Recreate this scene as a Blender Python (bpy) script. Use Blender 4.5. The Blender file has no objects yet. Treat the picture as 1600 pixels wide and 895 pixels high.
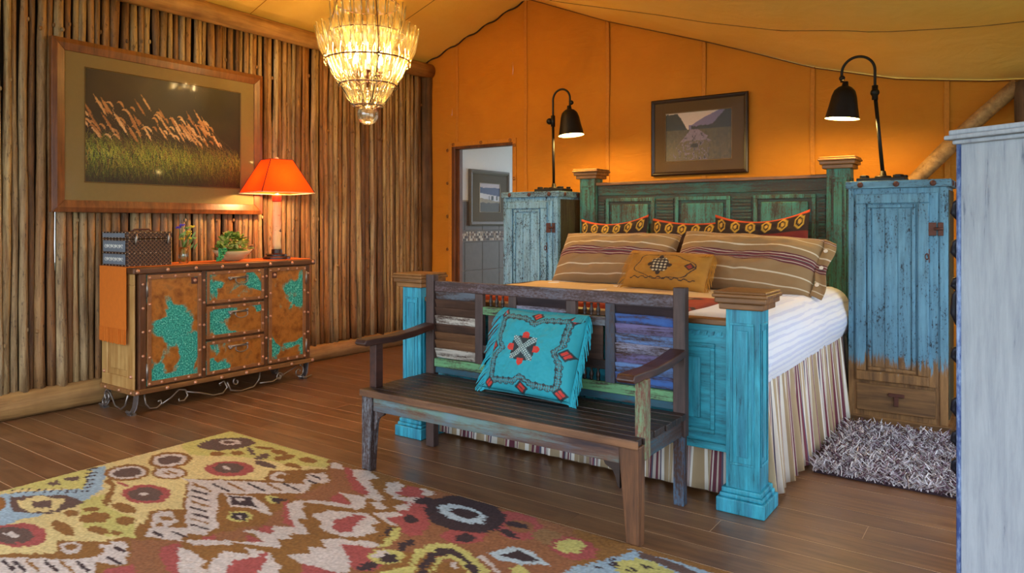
import bpy, bmesh, math, random
import numpy as np
from mathutils import Vector, Matrix, noise as mnoise
random.seed(7); rng = np.random.RandomState(5)
S = bpy.context.scene
COL = S.collection
# ------------------------------------------------------------------ camera
cam = bpy.data.cameras.new('camera'); camo = bpy.data.objects.new('camera', cam); COL.objects.link(camo)
camo.location = (0, 0, 1.35); camo.rotation_euler = (math.pi/2, 0, math.atan(797/1124))
cam.sensor_width = 36; cam.lens = 36*1124/1600; cam.shift_y = -97.5/1600; cam.clip_start = .05
S.camera = camo
# ------------------------------------------------------------------ world, exposure
W = bpy.data.worlds.new('sky'); S.world = W; W.use_nodes = True
bg = W.node_tree.nodes['Background']; bg.inputs[0].default_value = (.74, .86, 1, 1); bg.inputs[1].default_value = WORLD = 2.2
vs = S.view_settings; vs.view_transform = 'Standard'; vs.look = 'None'; vs.gamma = 1; vs.use_curve_mapping = False
vs.exposure = 1.0
S.cycles.transparent_max_bounces = 40; S.cycles.max_bounces = 10; S.cycles.diffuse_bounces = 5
WARM = (1, .62, .24)
CHANDELIER_W = 45.; READ_W = 16.; TABLE_W = 16.
# ------------------------------------------------------------------ helpers
def lin(c): return tuple((v/255/12.92 if v/255 <= .04045 else ((v/255+.055)/1.055)**2.4) for v in c)
def lin4(c): return lin(c)+(1,)
class MB:
    def __init__(s): s.v = []; s.f = []; s.uv = None; s.col = None
    def add(s, vs, fs):
        o = len(s.v); s.v += [tuple(p) for p in vs]; s.f += [tuple(i+o for i in f) for f in fs]; return s
    def box(s, a, b):
        (x0, y0, z0), (x1, y1, z1) = a, b
        return s.add([(x0,y0,z0),(x1,y0,z0),(x1,y1,z0),(x0,y1,z0),(x0,y0,z1),(x1,y0,z1),(x1,y1,z1),(x0,y1,z1)],
                     [(0,3,2,1),(4,5,6,7),(0,1,5,4),(1,2,6,5),(2,3,7,6),(3,0,4,7)])
    def obox(s, c, size, M):
        hx, hy, hz = [q/2 for q in size]; c = Vector(c)
        t = MB().box((-hx,-hy,-hz),(hx,hy,hz)); return s.add([c+M@Vector(p) for p in t.v], t.f)
    def tube(s, path, r, n=8, caps=True):
        path = [Vector(p) for p in path]; rs = r if hasattr(r,'__len__') else [r]*len(path)
        V = []; F = []; up = None
        for i, p in enumerate(path):
            d = (path[min(i+1,len(path)-1)]-path[max(i-1,0)]).normalized()
            if up is None: up = d.orthogonal().normalized()
            up = (up-d*up.dot(d)); up = up.normalized() if up.length > 1e-6 else d.orthogonal().normalized()
            w = d.cross(up)
            for k in range(n):
                a = 2*math.pi*k/n; V.append(p+(up*math.cos(a)+w*math.sin(a))*rs[i])
        for i in range(len(path)-1):
            for k in range(n): F.append((i*n+k, i*n+(k+1)%n, (i+1)*n+(k+1)%n, (i+1)*n+k))
        if caps: F.append(tuple(range(n))[::-1]); F.append(tuple((len(path)-1)*n+k for k in range(n)))
        return s.add(V, F)
    def lathe(s, prof, n=20, o=(0,0,0), M=None, caps=True):
        V = []; F = []; o = Vector(o)
        for r, z in prof:
            for k in range(n):
                a = 2*math.pi*k/n; p = Vector((r*math.cos(a), r*math.sin(a), z)); V.append(o+(M@p if M else p))
        for i in range(len(prof)-1):
            for k in range(n): F.append((i*n+k, i*n+(k+1)%n, (i+1)*n+(k+1)%n, (i+1)*n+k))
        if caps:
            F.append(tuple(range(n))[::-1]); F.append(tuple((len(prof)-1)*n+k for k in range(n)))
        return s.add(V, F)
    def ball(s, c, r, n=10, m=6, sq=(1,1,1)):
        prof = [(max(1e-4, r*math.sin(math.pi*i/m)), -r*math.cos(math.pi*i/m)) for i in range(m+1)]
        t = MB().lathe(prof, n, caps=False)
        return s.add([(c[0]+p[0]*sq[0], c[1]+p[1]*sq[1], c[2]+p[2]*sq[2]) for p in t.v], t.f)
    def prism(s, poly, a, b, plane='xz'):
        # polygon in a plane, extruded along the third axis from a to b
        def P(q, d): return {'xz':(q[0],d,q[1]),'yz':(d,q[0],q[1]),'xy':(q[0],q[1],d)}[plane]
        n = len(poly); V = [P(q,a) for q in poly]+[P(q,b) for q in poly]
        F = [tuple(range(n)), tuple(range(2*n-1,n-1,-1))]+[(i,n+i,n+(i+1)%n,(i+1)%n) for i in range(n)]
        return s.add(V, F)
    def ring(s, c, R, r, n=40, m=6, M=None):
        V = []; F = []; c = Vector(c)
        for i in range(n):
            a = 2*math.pi*i/n
            for k in range(m):
                b = 2*math.pi*k/m; p = Vector(((R+r*math.cos(b))*math.cos(a), (R+r*math.cos(b))*math.sin(a), r*math.sin(b)))
                V.append(c+(M@p if M else p))
        for i in range(n):
            for k in range(m): F.append((i*m+k, ((i+1)%n)*m+k, ((i+1)%n)*m+(k+1)%m, i*m+(k+1)%m))
        return s.add(V, F)
    def torus(s, *a, **k): return s.ring(*a, **k)
BASE = {}
def tag(o, label=None, cat=None, group=None, kind=None):
    if label: o['label'] = label
    if cat: o['category'] = cat
    if group: o['group'] = group
    if kind: o['kind'] = kind
    return o
def thing(name, label, cat, base=(0,0,0), rz=0, group=None):
    o = bpy.data.objects.new(name, None); COL.objects.link(o); o.location = base; o.rotation_euler = (0,0,rz); o.empty_display_size = .1
    BASE[o.name] = Vector(base) if rz == 0 else Vector((0,0,0)); return tag(o, label, cat, group)
def mesh(name, mb, mat, base=Vector((0,0,0)), smooth=False):
    me = bpy.data.meshes.new(name); me.from_pydata([tuple(Vector(p)-base) for p in mb.v], [], mb.f)
    bm = bmesh.new(); bm.from_mesh(me); bmesh.ops.recalc_face_normals(bm, faces=bm.faces); bm.to_mesh(me); bm.free()
    if mat: me.materials.append(mat)
    if smooth: me.polygons.foreach_set('use_smooth', [True]*len(me.polygons))
    if mb.uv is not None:
        L = me.uv_layers.new(name='UVMap'); idx = np.zeros(len(me.loops), 'i'); me.loops.foreach_get('vertex_index', idx)
        L.data.foreach_set('uv', np.asarray(mb.uv, 'f')[idx].ravel())
    if mb.col is not None:
        A = me.color_attributes.new('Col', 'FLOAT_COLOR', 'POINT'); c = np.ones((len(me.vertices),4), 'f'); c[:,:3] = mb.col
        A.data.foreach_set('color', c.ravel())
    me.update(); return me
def part(name, mb, mat, parent=None, bevel=0, smooth=False, seg=2, base=None):
    b = base if base is not None else (BASE.get(parent.name, Vector((0,0,0))) if parent else Vector((0,0,0)))
    me = mb if isinstance(mb, bpy.types.Mesh) else mesh(name, mb, mat, b, smooth)
    o = bpy.data.objects.new(name, me); COL.objects.link(o)
    if parent: o.parent = parent; BASE[o.name] = b
    else: BASE[o.name] = Vector((0,0,0))
    if bevel:
        m = o.modifiers.new('bevel', 'BEVEL'); m.width = bevel; m.segments = seg; m.limit_method = 'ANGLE'; m.angle_limit = .6
    return o
def inst(name, me, loc, parent, rot=None, scale=None):
    o = bpy.data.objects.new(name, me); COL.objects.link(o)
    b = BASE.get(parent.name, Vector((0,0,0))) if parent else Vector((0,0,0))
    o.location = Vector(loc)-b
    if rot: o.rotation_euler = rot
    if scale: o.scale = scale
    if parent: o.parent = parent
    BASE[o.name] = b; return o
def struct(o): o['kind'] = 'structure'; return o
def one(name, mb, mat, label, cat, base=(0,0,0), group=None, **k):
    base = Vector(base); me = mesh(name, mb, mat, base, k.pop('smooth', False)); o = part(name, me, None, None, **k); o.location = base; BASE[o.name] = base
    return tag(o, label, cat, group)
def bx(a, b): return MB().box(a, b)
# ------------------------------------------------------------------ node helpers
class NT:
    def __init__(s, name):
        s.m = bpy.data.materials.new(name); s.m.use_nodes = True; s.t = s.m.node_tree; s.t.nodes.clear()
        s.out = s.t.nodes.new('ShaderNodeOutputMaterial')
    def n(s, typ, ins={}, **at):
        d = s.t.nodes.new('ShaderNode'+typ)
        for k, v in at.items(): setattr(d, k, v)
        for k, v in ins.items(): s.put(d.inputs[k], v)
        return d
    def put(s, sock, v):
        if isinstance(v, bpy.types.NodeSocket): s.t.links.new(v, sock)
        elif hasattr(v, '__len__') and sock.type == 'RGBA' and len(v) == 3: sock.default_value = tuple(v)+(1,)
        else: sock.default_value = v
    def coord(s, scale=(1,1,1), kind='Object', rnd=True):
        v = s.n('TexCoord').outputs[kind]
        if rnd:
            r = s.n('ObjectInfo').outputs['Random']; r = s.n('Math', {0:r, 1:23.7}, operation='MULTIPLY').outputs[0]
            v = s.n('VectorMath', {0:v, 1:r}, operation='ADD').outputs[0]
        return s.n('VectorMath', {0:v, 1:scale}, operation='MULTIPLY').outputs[0]
    def noise(s, vec, sc, det=4, ro=.6, dist=0): return s.n('TexNoise', {'Vector':vec,'Scale':sc,'Detail':det,'Roughness':ro,'Distortion':dist}).outputs['Fac']
    def ramp(s, f, stops, interp='LINEAR'):
        d = s.n('ValToRGB', {0:f}); r = d.color_ramp; r.interpolation = interp
        while len(r.elements) < len(stops): r.elements.new(.5)
        for e, (p, c) in zip(r.elements, stops): e.position = p; e.color = (c,c,c,1) if not hasattr(c,'__len__') else tuple(c)+(1,)
        return d.outputs[0]
    def mix(s, f, a, b, bt='MIX'):
        d = s.n('Mix', data_type='RGBA', blend_type=bt); s.put(d.inputs[0], f); s.put(d.inputs[6], a); s.put(d.inputs[7], b); return d.outputs[2]
    def math(s, op, a, b=0.): return s.n('Math', {0:a, 1:b}, operation=op).outputs[0]
    def bump(s, h, st=.5, dist=.004): return s.n('Bump', {'Height':h,'Strength':st,'Distance':dist}).outputs[0]
    def pbr(s, col, rough=.6, metal=0., normal=None, **ex):
        d = s.n('BsdfPrincipled', {'Base Color':col,'Roughness':rough,'Metallic':metal})
        if normal is not None: s.put(d.inputs['Normal'], normal)
        for k, v in ex.items(): s.put(d.inputs[k.replace('_',' ')], v)
        s.t.links.new(d.outputs[0], s.out.inputs[0]); return s.m
def AX(axis, along, across): return tuple(along if a == axis else across for a in 'xyz')
def wood(name, dark, light, axis='z', rough=.5, fine=26, bumpd=.002, seed=True, metal=0.):
    t = NT(name); v = t.coord(AX(axis, fine*.07, fine), rnd=seed)
    f = t.noise(v, 1, 6, .65, .4); f2 = t.noise(t.coord((3,3,3)), 1.3, 3)
    c = t.ramp(f, [(.3, lin(dark)), (.7, lin(light))]); c = t.mix(t.ramp(f2, [(.3,0),(.75,.55)]), c, t.mix(1., c, tuple(q*.55 for q in lin(light)), 'MULTIPLY'))
    return t.pbr(c, rough, metal, t.bump(f, .5, bumpd))
def paint(name, p1, p2, w1, w2, cover=.5, axis='z', rough=.6, fine=30, speck=.35, fade=None, soft=.07, p3=None, fw=None, dk=.45):
    # worn paint over timber: paint tone p1..p2, bare wood w1..w2; cover = share of paint left
    t = NT(name); v = t.coord(AX(axis, fine*.09, fine))
    g = t.noise(v, 1, 7, .7, .3); sp = t.noise(t.coord(AX(axis, 55, 110)), 1, 3, .6); big = t.noise(t.coord((4,4,4)), 1, 4)
    k = t.math('ADD', t.math('MULTIPLY', g, 1-speck), t.math('MULTIPLY', sp, speck)); k = t.math('ADD', k, t.math('MULTIPLY', t.math('SUBTRACT', big, .5), .35))
    if fade:
        z = t.n('SeparateXYZ', {0:t.n('TexCoord').outputs['Object']}).outputs[2]
        fz = t.n('MapRange', {0:z,1:fade[0],2:fade[1],3:0.,4:1.}).outputs[0]; fz = t.math('ADD', fz, t.math('MULTIPLY', t.math('SUBTRACT', g, .5), 1.6))
    th = .5-(cover-.5)*.42
    m = t.ramp(k, [(max(0,th-soft), 0), (th+soft, 1)])
    pc = t.mix(t.ramp(big, [(.3,0),(.7,1)]), lin(p1), lin(p2))
    if p3: pc = t.mix(t.ramp(t.noise(v, .6, 4), [(.45,0),(.7,1)]), pc, lin(p3))
    pc = t.mix(t.math('MULTIPLY', t.ramp(g, [(.35,1),(.6,0)]), dk), pc, lin(w1))
    wc = t.ramp(g, [(.3, lin(w1)), (.65, lin(w2))])
    c = t.mix(m, wc, pc)
    if fade: c = t.mix(t.ramp(fz, [(.42,0),(.58,1)]), t.ramp(g, [(.3, lin(fw[0])), (.65, lin(fw[1]))]), c)
    return t.pbr(c, rough, 0., t.bump(t.math('ADD', m, g), .5, .0018))
def flat(name, c, rough=.6, metal=0., var=.25, sc=40, bd=.0008, **ex):
    t = NT(name); f = t.noise(t.coord((sc,sc,sc)), 1, 4)
    c = lin(c); col = t.mix(f, tuple(q*(1-var) for q in c), tuple(min(1,q*(1+var)) for q in c))
    return t.pbr(col, rough, metal, t.bump(f, .4, bd), **ex)
def vcol(name, rough=.8, sc=300, bd=.001, **ex):
    t = NT(name); a = t.n('Attribute', attribute_name='Col').outputs[0]; f = t.noise(t.coord((sc,sc,sc)), 1, 3)
    return t.pbr(t.mix(t.math('MULTIPLY', f, .35), a, t.mix(1., a, (.5,.5,.5), 'MULTIPLY')), rough, 0., t.bump(f, .5, bd), **ex)
def stripes(name, stops, axis=0, rep=1., rough=.85):
    t = NT(name); uv = t.n('UVMap').outputs[0]; u = t.n('SeparateXYZ', {0:uv}).outputs[axis]
    u = t.math('FRACT', t.math('MULTIPLY', u, rep)); c = t.ramp(u, [(p, lin(q)) for p, q in stops], 'CONSTANT')
    f = t.noise(t.coord((400,400,400)), 1, 2); f2 = t.noise(t.coord((9,9,9)), 1, 3)
    c = t.mix(t.math('MULTIPLY', f2, .3), c, t.mix(1., c, (.45,.42,.4), 'MULTIPLY'))
    return t.pbr(c, rough, 0., t.bump(f, .3, .0006), Sheen_Weight=.05)
def glow(name, c, st):
    t = NT(name); e = t.n('Emission', {0:c, 1:st}); t.t.links.new(e.outputs[0], t.out.inputs[0]); return t.m
def lamp(name, loc, w, col=WARM, r=.03, parent=None):
    l = bpy.data.lights.new(name, 'POINT'); l.energy = w; l.color = col; l.shadow_soft_size = r
    o = bpy.data.objects.new(name, l); COL.objects.link(o); o.location = Vector(loc)-(BASE.get(parent.name, Vector()) if parent else Vector())
    if parent: o.parent = parent
    return o
def fbm(x, y, sc, seed=0, oct=4):
    # value noise on arrays
    out = np.zeros_like(x, dtype=float); amp = .5; tot = 0
    for o in range(oct):
        r = np.random.RandomState(seed*17+o); G = r.rand(64,64); fx = x*sc*2**o; fy = y*sc*2**o
        ix = np.floor(fx).astype(int); iy = np.floor(fy).astype(int); tx = fx-ix; ty = fy-iy; tx = tx*tx*(3-2*tx); ty = ty*ty*(3-2*ty)
        a = G[ix%64,iy%64]; b = G[(ix+1)%64,iy%64]; c = G[ix%64,(iy+1)%64]; d = G[(ix+1)%64,(iy+1)%64]
        out += amp*((a*(1-tx)+b*tx)*(1-ty)+(c*(1-tx)+d*tx)*ty); tot += amp; amp *= .5
    return out/tot
def inpoly(px, py, poly):
    r = np.zeros(px.shape, bool); n = len(poly); j = n-1
    for i in range(n):
        xi, yi = poly[i]; xj, yj = poly[j]
        if yi != yj: r ^= ((yi > py) != (yj > py)) & (px < (xj-xi)*(py-yi)/(yj-yi)+xi)
        j = i
    return r
def lina(a): a = np.asarray(a, float)/255; return np.where(a <= .04045, a/12.92, ((a+.055)/1.055)**2.4)
def grid(nu, nv, f):
    # mesh builder from a (nu x nv) grid of points f(U,V) -> x,y,z arrays, with U,V in 0..1
    U, Vv = np.meshgrid(np.linspace(0,1,nu), np.linspace(0,1,nv), indexing='ij'); X, Y, Z = f(U, Vv)
    m = MB(); m.v = list(zip(X.ravel().tolist(), Y.ravel().tolist(), Z.ravel().tolist()))
    I = np.arange(nu*nv).reshape(nu,nv); m.f = np.stack([I[:-1,:-1],I[1:,:-1],I[1:,1:],I[:-1,1:]], -1).reshape(-1,4).tolist()
    m.uv = np.stack([U.ravel(), Vv.ravel()], -1); return m, U, Vv
# ------------------------------------------------------------------ shared materials
M_log = wood('peeled_log', (120,84,45), (196,152,92), 'y', .7, 18, .004)
M_logz = wood('bark_post', (62,44,30), (120,88,58), 'z', .8, 20, .006)
M_black = flat('black_iron', (32,28,26), .45, .6)
M_iron = flat('wrought_iron', (150,138,128), .38, .8)
M_rust = flat('rusty_iron', (96,58,46), .6, .4)
M_rivet = flat('copper_rivet', (200,144,112), .36, .5)
M_oak = wood('golden_cap_wood', (96,60,28), (176,122,66), 'x', .45, 24)
def pole_mat():
    t = NT('bark_pole'); r = t.n('ObjectInfo').outputs['Random']
    base = t.ramp(r, [(0,lin((176,146,104))),(.18,lin((210,182,130))),(.34,lin((150,108,62))),(.5,lin((198,170,126))),(.66,lin((180,126,66))),(.8,lin((126,92,58))),(1,lin((214,194,156)))])
    s = t.noise(t.coord((30,30,2.2)), 1, 6, .7, .5); b = t.noise(t.coord((3,3,1.1)), 1, 3); k = t.noise(t.coord((40,40,14)), 1, 4, .7)
    base = t.mix(1., base, (.84,.82,.78), 'MULTIPLY'); c = t.mix(t.ramp(s, [(.36,.9),(.62,0)]), base, t.mix(1., base, (.28,.22,.17), 'MULTIPLY'))
    c = t.mix(t.ramp(b, [(.5,0),(.75,.6)]), c, lin((150,96,48))); c = t.mix(t.ramp(k, [(.58,0),(.70,.85)]), c, lin((58,42,30)))
    return t.pbr(c, .62, 0., t.bump(t.math('ADD', s, k), .9, .010))
M_pole = pole_mat()
def canvas(name, c1, c2):
    t = NT(name); f = t.noise(t.coord((2,2,2)), 1, 5, .6, .8); w = t.noise(t.coord((700,700,700)), 1, 1)
    wr = t.noise(t.coord((3.,3.,9.)), 1, 4, .55, 1.2)
    c = t.mix(t.ramp(f, [(.3,0),(.7,1)]), lin(c1), lin(c2))
    return t.pbr(c, .85, 0., t.bump(t.math('ADD', wr, t.math('MULTIPLY', w, .04)), .35, .03))
M_wallc = canvas('amber_canvas', (188,116,14), (198,126,20)); M_roofc = canvas('golden_canvas', (244,202,96), (248,210,112)); M_seam = flat('canvas_seam', (192,122,30), .8)
M_cord = flat('dark_cord', (52,34,22), .9)
def floor_mat():
    t = NT('varnished_floor'); r = t.n('ObjectInfo').outputs['Random']; g = t.noise(t.coord((2.2,30,30)), 1, 6, .65, .4); sc = t.noise(t.coord((3,5,5)), 1, 5, .65); sp = t.noise(t.coord((60,60,60)), 1, 2)
    c = t.ramp(g, [(.3,lin((92,58,34))),(.7,lin((136,94,58)))]); c = t.mix(t.math('MULTIPLY', r, .45), c, lin((96,66,46)))
    c = t.mix(t.ramp(sc, [(.5,0),(.75,.4)]), c, lin((160,122,88))); c = t.mix(t.ramp(sp, [(.77,0),(.82,.6)]), c, lin((206,176,146)))
    return t.pbr(c, t.ramp(sc, [(.3,.30),(.7,.42)]), 0., t.bump(g, .25, .0012), Coat_Weight=.25, Coat_Roughness=.25)
M_floor = floor_mat(); M_gap = flat('floor_joint', (200,168,134), .8)
# ------------------------------------------------------------------ ground outside, floor
g = struct(part('ground_outside', bx((-40,-40,-.62),(40,40,-.6)), flat('meadow', (96,110,66), .9, var=.5, sc=2)))
floor = struct(part('floor', bx((-6.0,-1.1,-.12),(1.0,6.46,-.0009)), M_gap)); tag(floor, 'glossy dark brown plank floor')
y = 1.681-.1553*17; row = 0
while y < 6.4:
    cuts = sorted([-6.0, 1.0, -6+(1.2+1.9*row*1.37)%2.6+.6, -2.6+(row*1.73)%2.9])
    for a, b in zip(cuts[:-1], cuts[1:]):
        if b-a > .05: part('plank', bx((a+.001, y+.0022, -.03), (b-.001, min(y+.1553-.0022,6.46), random.uniform(-.0006,.0006))), M_floor, floor)
    y += .1553; row += 1
# ------------------------------------------------------------------ left wall of upright poles
XP = -5.72
wl = MB(); yy = -.7
while yy < 6.4: wl.box((XP-.07, yy, .1), (XP-.055, min(yy+.3,6.42), 3.2)); yy += .3+random.choice([.004,.006,.012])
wall_left = struct(part('wall_left', wl, wood('dark_backing', (40,28,18), (66,48,32)))); tag(wall_left, 'wall of upright bark poles')
pm = []
for k in range(14):
    r0 = 1.; n = 9; path = []; rs = []; ph = random.random()*9
    for i in range(15):
        z = i/14; path.append((.16*math.sin(z*5+ph)+.1*math.sin(z*13+ph*2), .22*math.sin(z*4.2+ph*3)+.1*math.cos(z*11+ph), z*2.98)); rs.append(1+.1*math.sin(z*9+ph)+random.uniform(-.1,.1)-.12*z)
    m = MB(); m.tube([(p[0]*.03,p[1]*.03,p[2]) for p in path], [q*.03 for q in rs], n); 
    for _ in range(2):
        zz = random.uniform(.3,2.7); a = random.uniform(-.9,.9); m.ball((.028*math.cos(a), .028*math.sin(a), zz), .011, 6, 4, (1,1,1.6))
    pm.append(mesh('pole', m, M_pole, smooth=True))
yy = -.66
while yy < 6.3:
    s = random.choice([.72,.8,.9,.95,1.02,1.12,1.2])
    yy += .03*s; jit = random.uniform(-.012,.012)
    inst('pole', random.choice(pm), (XP+jit, yy, .15+random.uniform(-.03,.02)), wall_left, (0,0,random.uniform(-.9,.9)), (s, s, random.uniform(.985,1.0)))
    yy += .03*s*random.choice([.9,.96,1.0,1.04,1.14])
def log(name, path, r, mat, parent=None, n=14, amp=.06, sub=30):
    P = []; R = []; a = Vector(path[0]); b = Vector(path[1])
    for i in range(sub+1):
        t = i/sub; P.append(a.lerp(b,t)+Vector((0,0,.012*math.sin(t*7+r*50)))); R.append(r*(1+amp*math.sin(t*11+r*30)+random.uniform(-amp,amp)*.4))
    return part(name, MB().tube(P, R, n), mat, parent, smooth=True)
struct(log('baseboard_left', ((-5.72,-.7,.08),(-5.72,6.1,.08)), .092, M_log))['label'] = 'peeled log lying along the foot of the pole wall'
struct(log('trim_1', ((-5.68,-.7,3.15),(-5.68,6.34,3.15)), .085, M_log))['label'] = 'peeled log beam along the top of the pole wall'
struct(log('trim_2', ((-5.71,6.31,0),(-5.71,6.31,3.22)), .075, M_logz))['label'] = 'dark bark corner post beside the canvas wall'
# ------------------------------------------------------------------ canvas back wall, roof, right wall
RX = [-6.2,-4.294,-3.339,-2.361,-1.9,-1.435,-.807,-.463,-.2,.3,.9]; RZ = [3.09,3.75,3.356,3.016,2.842,2.66,2.49,2.44,2.405,2.37,2.34]
def zr(x): return np.interp(x, RX, RZ)
DX0, DX1, DZ, YB = -5.345, -4.486, 2.235, 6.35
wb = MB()
for (a, b, z0) in ((-5.9,DX0,0.),(DX0,DX1,DZ),(DX1,.9,0.)):
    m, U, V = grid(max(4,int((b-a)*14)), 26, lambda U, V: (a+(b-a)*U, YB+.022*(fbm(a+(b-a)*U+20, (z0+(zr(a+(b-a)*U)-z0)*V)+9, 1.3, 3)-.5), z0+(zr(a+(b-a)*U)-z0)*V)); wb.add(m.v, m.f)
wall_back = struct(part('wall_back', wb, M_wallc, smooth=True)); tag(wall_back, 'amber canvas tent wall with stitched vertical seams')
for x in (-5.265,-4.318,-3.339,-2.361,-1.425,-.463):
    z0 = DZ+.06 if DX0 < x < DX1 else 0.
    for dx in (-.016,.016):
        part('seam', MB().tube([(x+dx+.004*math.sin(z*5), YB-.010, z) for z in np.linspace(z0, float(zr(x)), 16)], .0035, 5), M_seam, wall_back, smooth=True)
    part('seam_flap', bx((x-.016,YB-.012,z0),(x+.016,YB-.004,float(zr(x)))), M_seam, wall_back)
# hem round the bathroom opening, with grommets and a timber jamb
hem = MB(); hem.box((DX0-.045,YB-.016,0),(DX0,YB-.004,DZ+.045)); hem.box((DX1,YB-.016,0),(DX1+.045,YB-.004,DZ+.045)); hem.box((DX0,YB-.016,DZ),(DX1,YB-.004,DZ+.045))
part('opening_hem', hem, M_seam, wall_back, bevel=.004)
gm = mesh('grommet', MB().ring((0,0,0), .014, .005, 12, 6, Matrix.Rotation(math.pi/2,3,'X')), flat('brass_grommet', (150,104,60), .4, .8), smooth=True)
for z in (.3,.68,1.06,1.44,1.82,2.2): inst('grommet', gm, (DX0-.06,YB-.016,z), wall_back)
for z in (1.84,2.2): inst('grommet', gm, (DX1+.024,YB-.02,z), wall_back)
for x in (DX0+.03, (DX0+DX1)/2, DX1-.03): inst('grommet', gm, (x,YB-.02,DZ+.024), wall_back)
jm = wood('red_brown_jamb', (84,48,24), (132,80,42), 'z', .45)
door = struct(part('door_1', bx((DX0,YB-.012,0),(DX0+.05,YB+.09,DZ)), jm, bevel=.004)); tag(door, 'red brown timber door frame of the bathroom opening')
part('stop', bx((DX0+.05,YB+.03,0),(DX0+.085,YB+.085,DZ-.03)), jm, door, .003)
part('header', bx((DX0+.05,YB-.008,DZ-.03),(DX1,YB+.09,DZ)), jm, door, .003); part('side_jamb', bx((DX1-.012,YB+.0,0),(DX1,YB+.09,DZ-.03)), jm, door)
# roof, two slopes
YS = 5.4
def sag(x, y): return -np.interp(x, [-4.3,-3.4,-2.0,-1.0,0.,.9], [0,-.05,.03,.15,.20,.22])*np.sin(np.pi/2*np.clip((YB-y)/.9,0,1))
def roofz(x, y): return zr(x)-sag(x, y)
rf, U, V = grid(60, 70, lambda U, V: (np.where(U < .3, -6.2+(U/.3)*(6.2-4.294), -4.294+(U-.3)/.7*5.2), -1.0+V*7.38, 0*U))
P = np.array(rf.v); P[:,2] = roofz(P[:,0], P[:,1]); rf.v = [tuple(p) for p in P]
roof = struct(part('ceiling', rf, M_roofc, smooth=True)); tag(roof, 'golden canvas tent roof sagging from its ridge')
for y in (YS, 3.95, 2.35):
    part('seam', MB().tube([(x, y, float(roofz(x,y))-.002) for x in np.linspace(-6.1,.85,50)], .0032, 5), M_seam if y != YS else flat('dark_seam',(120,84,40),.9), roof, smooth=True)
part('ridge_seam', MB().tube([(-4.294, y, float(roofz(-4.294,y))-.006) for y in np.linspace(-1,6.34,30)], .01, 6), M_seam, roof, smooth=True)
cp = [(x, YB-.02, float(zr(x))-.012+.012*math.sin(x*23)) for x in np.linspace(-5.75,-4.3,40)]
part('lacing_cord', MB().tube(cp, .008, 6), M_cord, roof, smooth=True)
cp = [(x, YB-.018, float(zr(x))-.006) for x in np.linspace(-4.28,.4,40)]
part('edge_cord', MB().tube(cp, .005, 6), flat('edge_cord',(112,72,30),.9), roof, smooth=True)
# right canvas wall with a window opening
XR = .85; wr = MB()
for a, b, z0, z1 in ((1.6,2.9,0,2.5),(2.9,5.3,0,.35),(2.9,5.3,2.2,2.5),(5.3,6.4,0,2.42)): wr.box((XR,a,z0),(XR+.02,b,z1))
wall_right = struct(part('wall_right', wr, M_wallc)); tag(wall_right, 'amber canvas side wall with an open window')
struct(log('trim_3', ((.04,6.2,0),(.04,6.2,2.36)), .085, M_logz))['label'] = 'dark bark corner post above the white wardrobe'
struct(log('trim_4', ((-1.0,6.24,1.36),(-.02,6.22,2.34)), .055, M_log))['label'] = 'slanting peeled log brace below the tent roof'
# bathroom seen through the opening
XB = -5.32
bw = struct(part('wall_bathroom', bx((XB-.1,6.46,0),(XB,9.2,2.9)), flat('white_plaster',(232,234,238),.8,var=.04))); tag(bw, 'white plastered bathroom wall with grey tiles below')
struct(part('floor_bathroom', bx((XB,6.46,-.05),(-3.4,9.2,-.002)), flat('grey_stone',(96,88,82),.5)))
struct(part('ceiling_bathroom', bx((XB-.1,6.46,2.9),(-3.3,9.2,2.95)), flat('white_ceiling',(235,235,235),.8,var=.03)))
struct(part('wall_bathroom_right', bx((-3.4,6.46,0),(-3.3,9.2,2.9)), flat('white_plaster_right',(226,226,226),.8,var=.04)))
M_tile = flat('grey_brown_tile', (84,72,64), .45, var=.35, sc=14); M_grout = flat('pale_grout', (150,142,134), .9)
part('grout', bx((XB,6.46,0),(XB+.004,9.2,1.63)), M_grout, bw)
for z0, z1 in ((-.22,.12),(.12,.46),(.46,.80),(.80,1.14),(1.275,1.615)):
    for k in range(8):
        y0 = 6.19+.34*k
        part('tile', bx((XB,max(6.46,y0+.003),max(0,z0+.003)),(XB+.012,y0+.337,z1-.003)), M_tile, bw, .002)
mo = MB(); cols = []
for k in range(90):
    for j in range(4):
        y0 = 6.47+k*.03; z0 = 1.15+j*.03; h = .008+random.random()*.006
        mo.box((XB,y0+.002,z0+.002),(XB+h,y0+.028,z0+.028)); c = lin(random.choice([(120,98,84),(86,74,68),(168,150,132),(206,196,184),(104,80,70)])); cols += [c]*8
mo.col = np.array(cols); part('mosaic_band', mo, vcol('mosaic_stone', .5), bw)['kind'] = 'stuff'
part('pencil_trim', bx((XB,6.46,1.262),(XB+.016,9.2,1.275)), M_tile, bw); part('pencil_trim', bx((XB,6.46,1.14),(XB+.016,9.2,1.15)), M_tile, bw)
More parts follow.
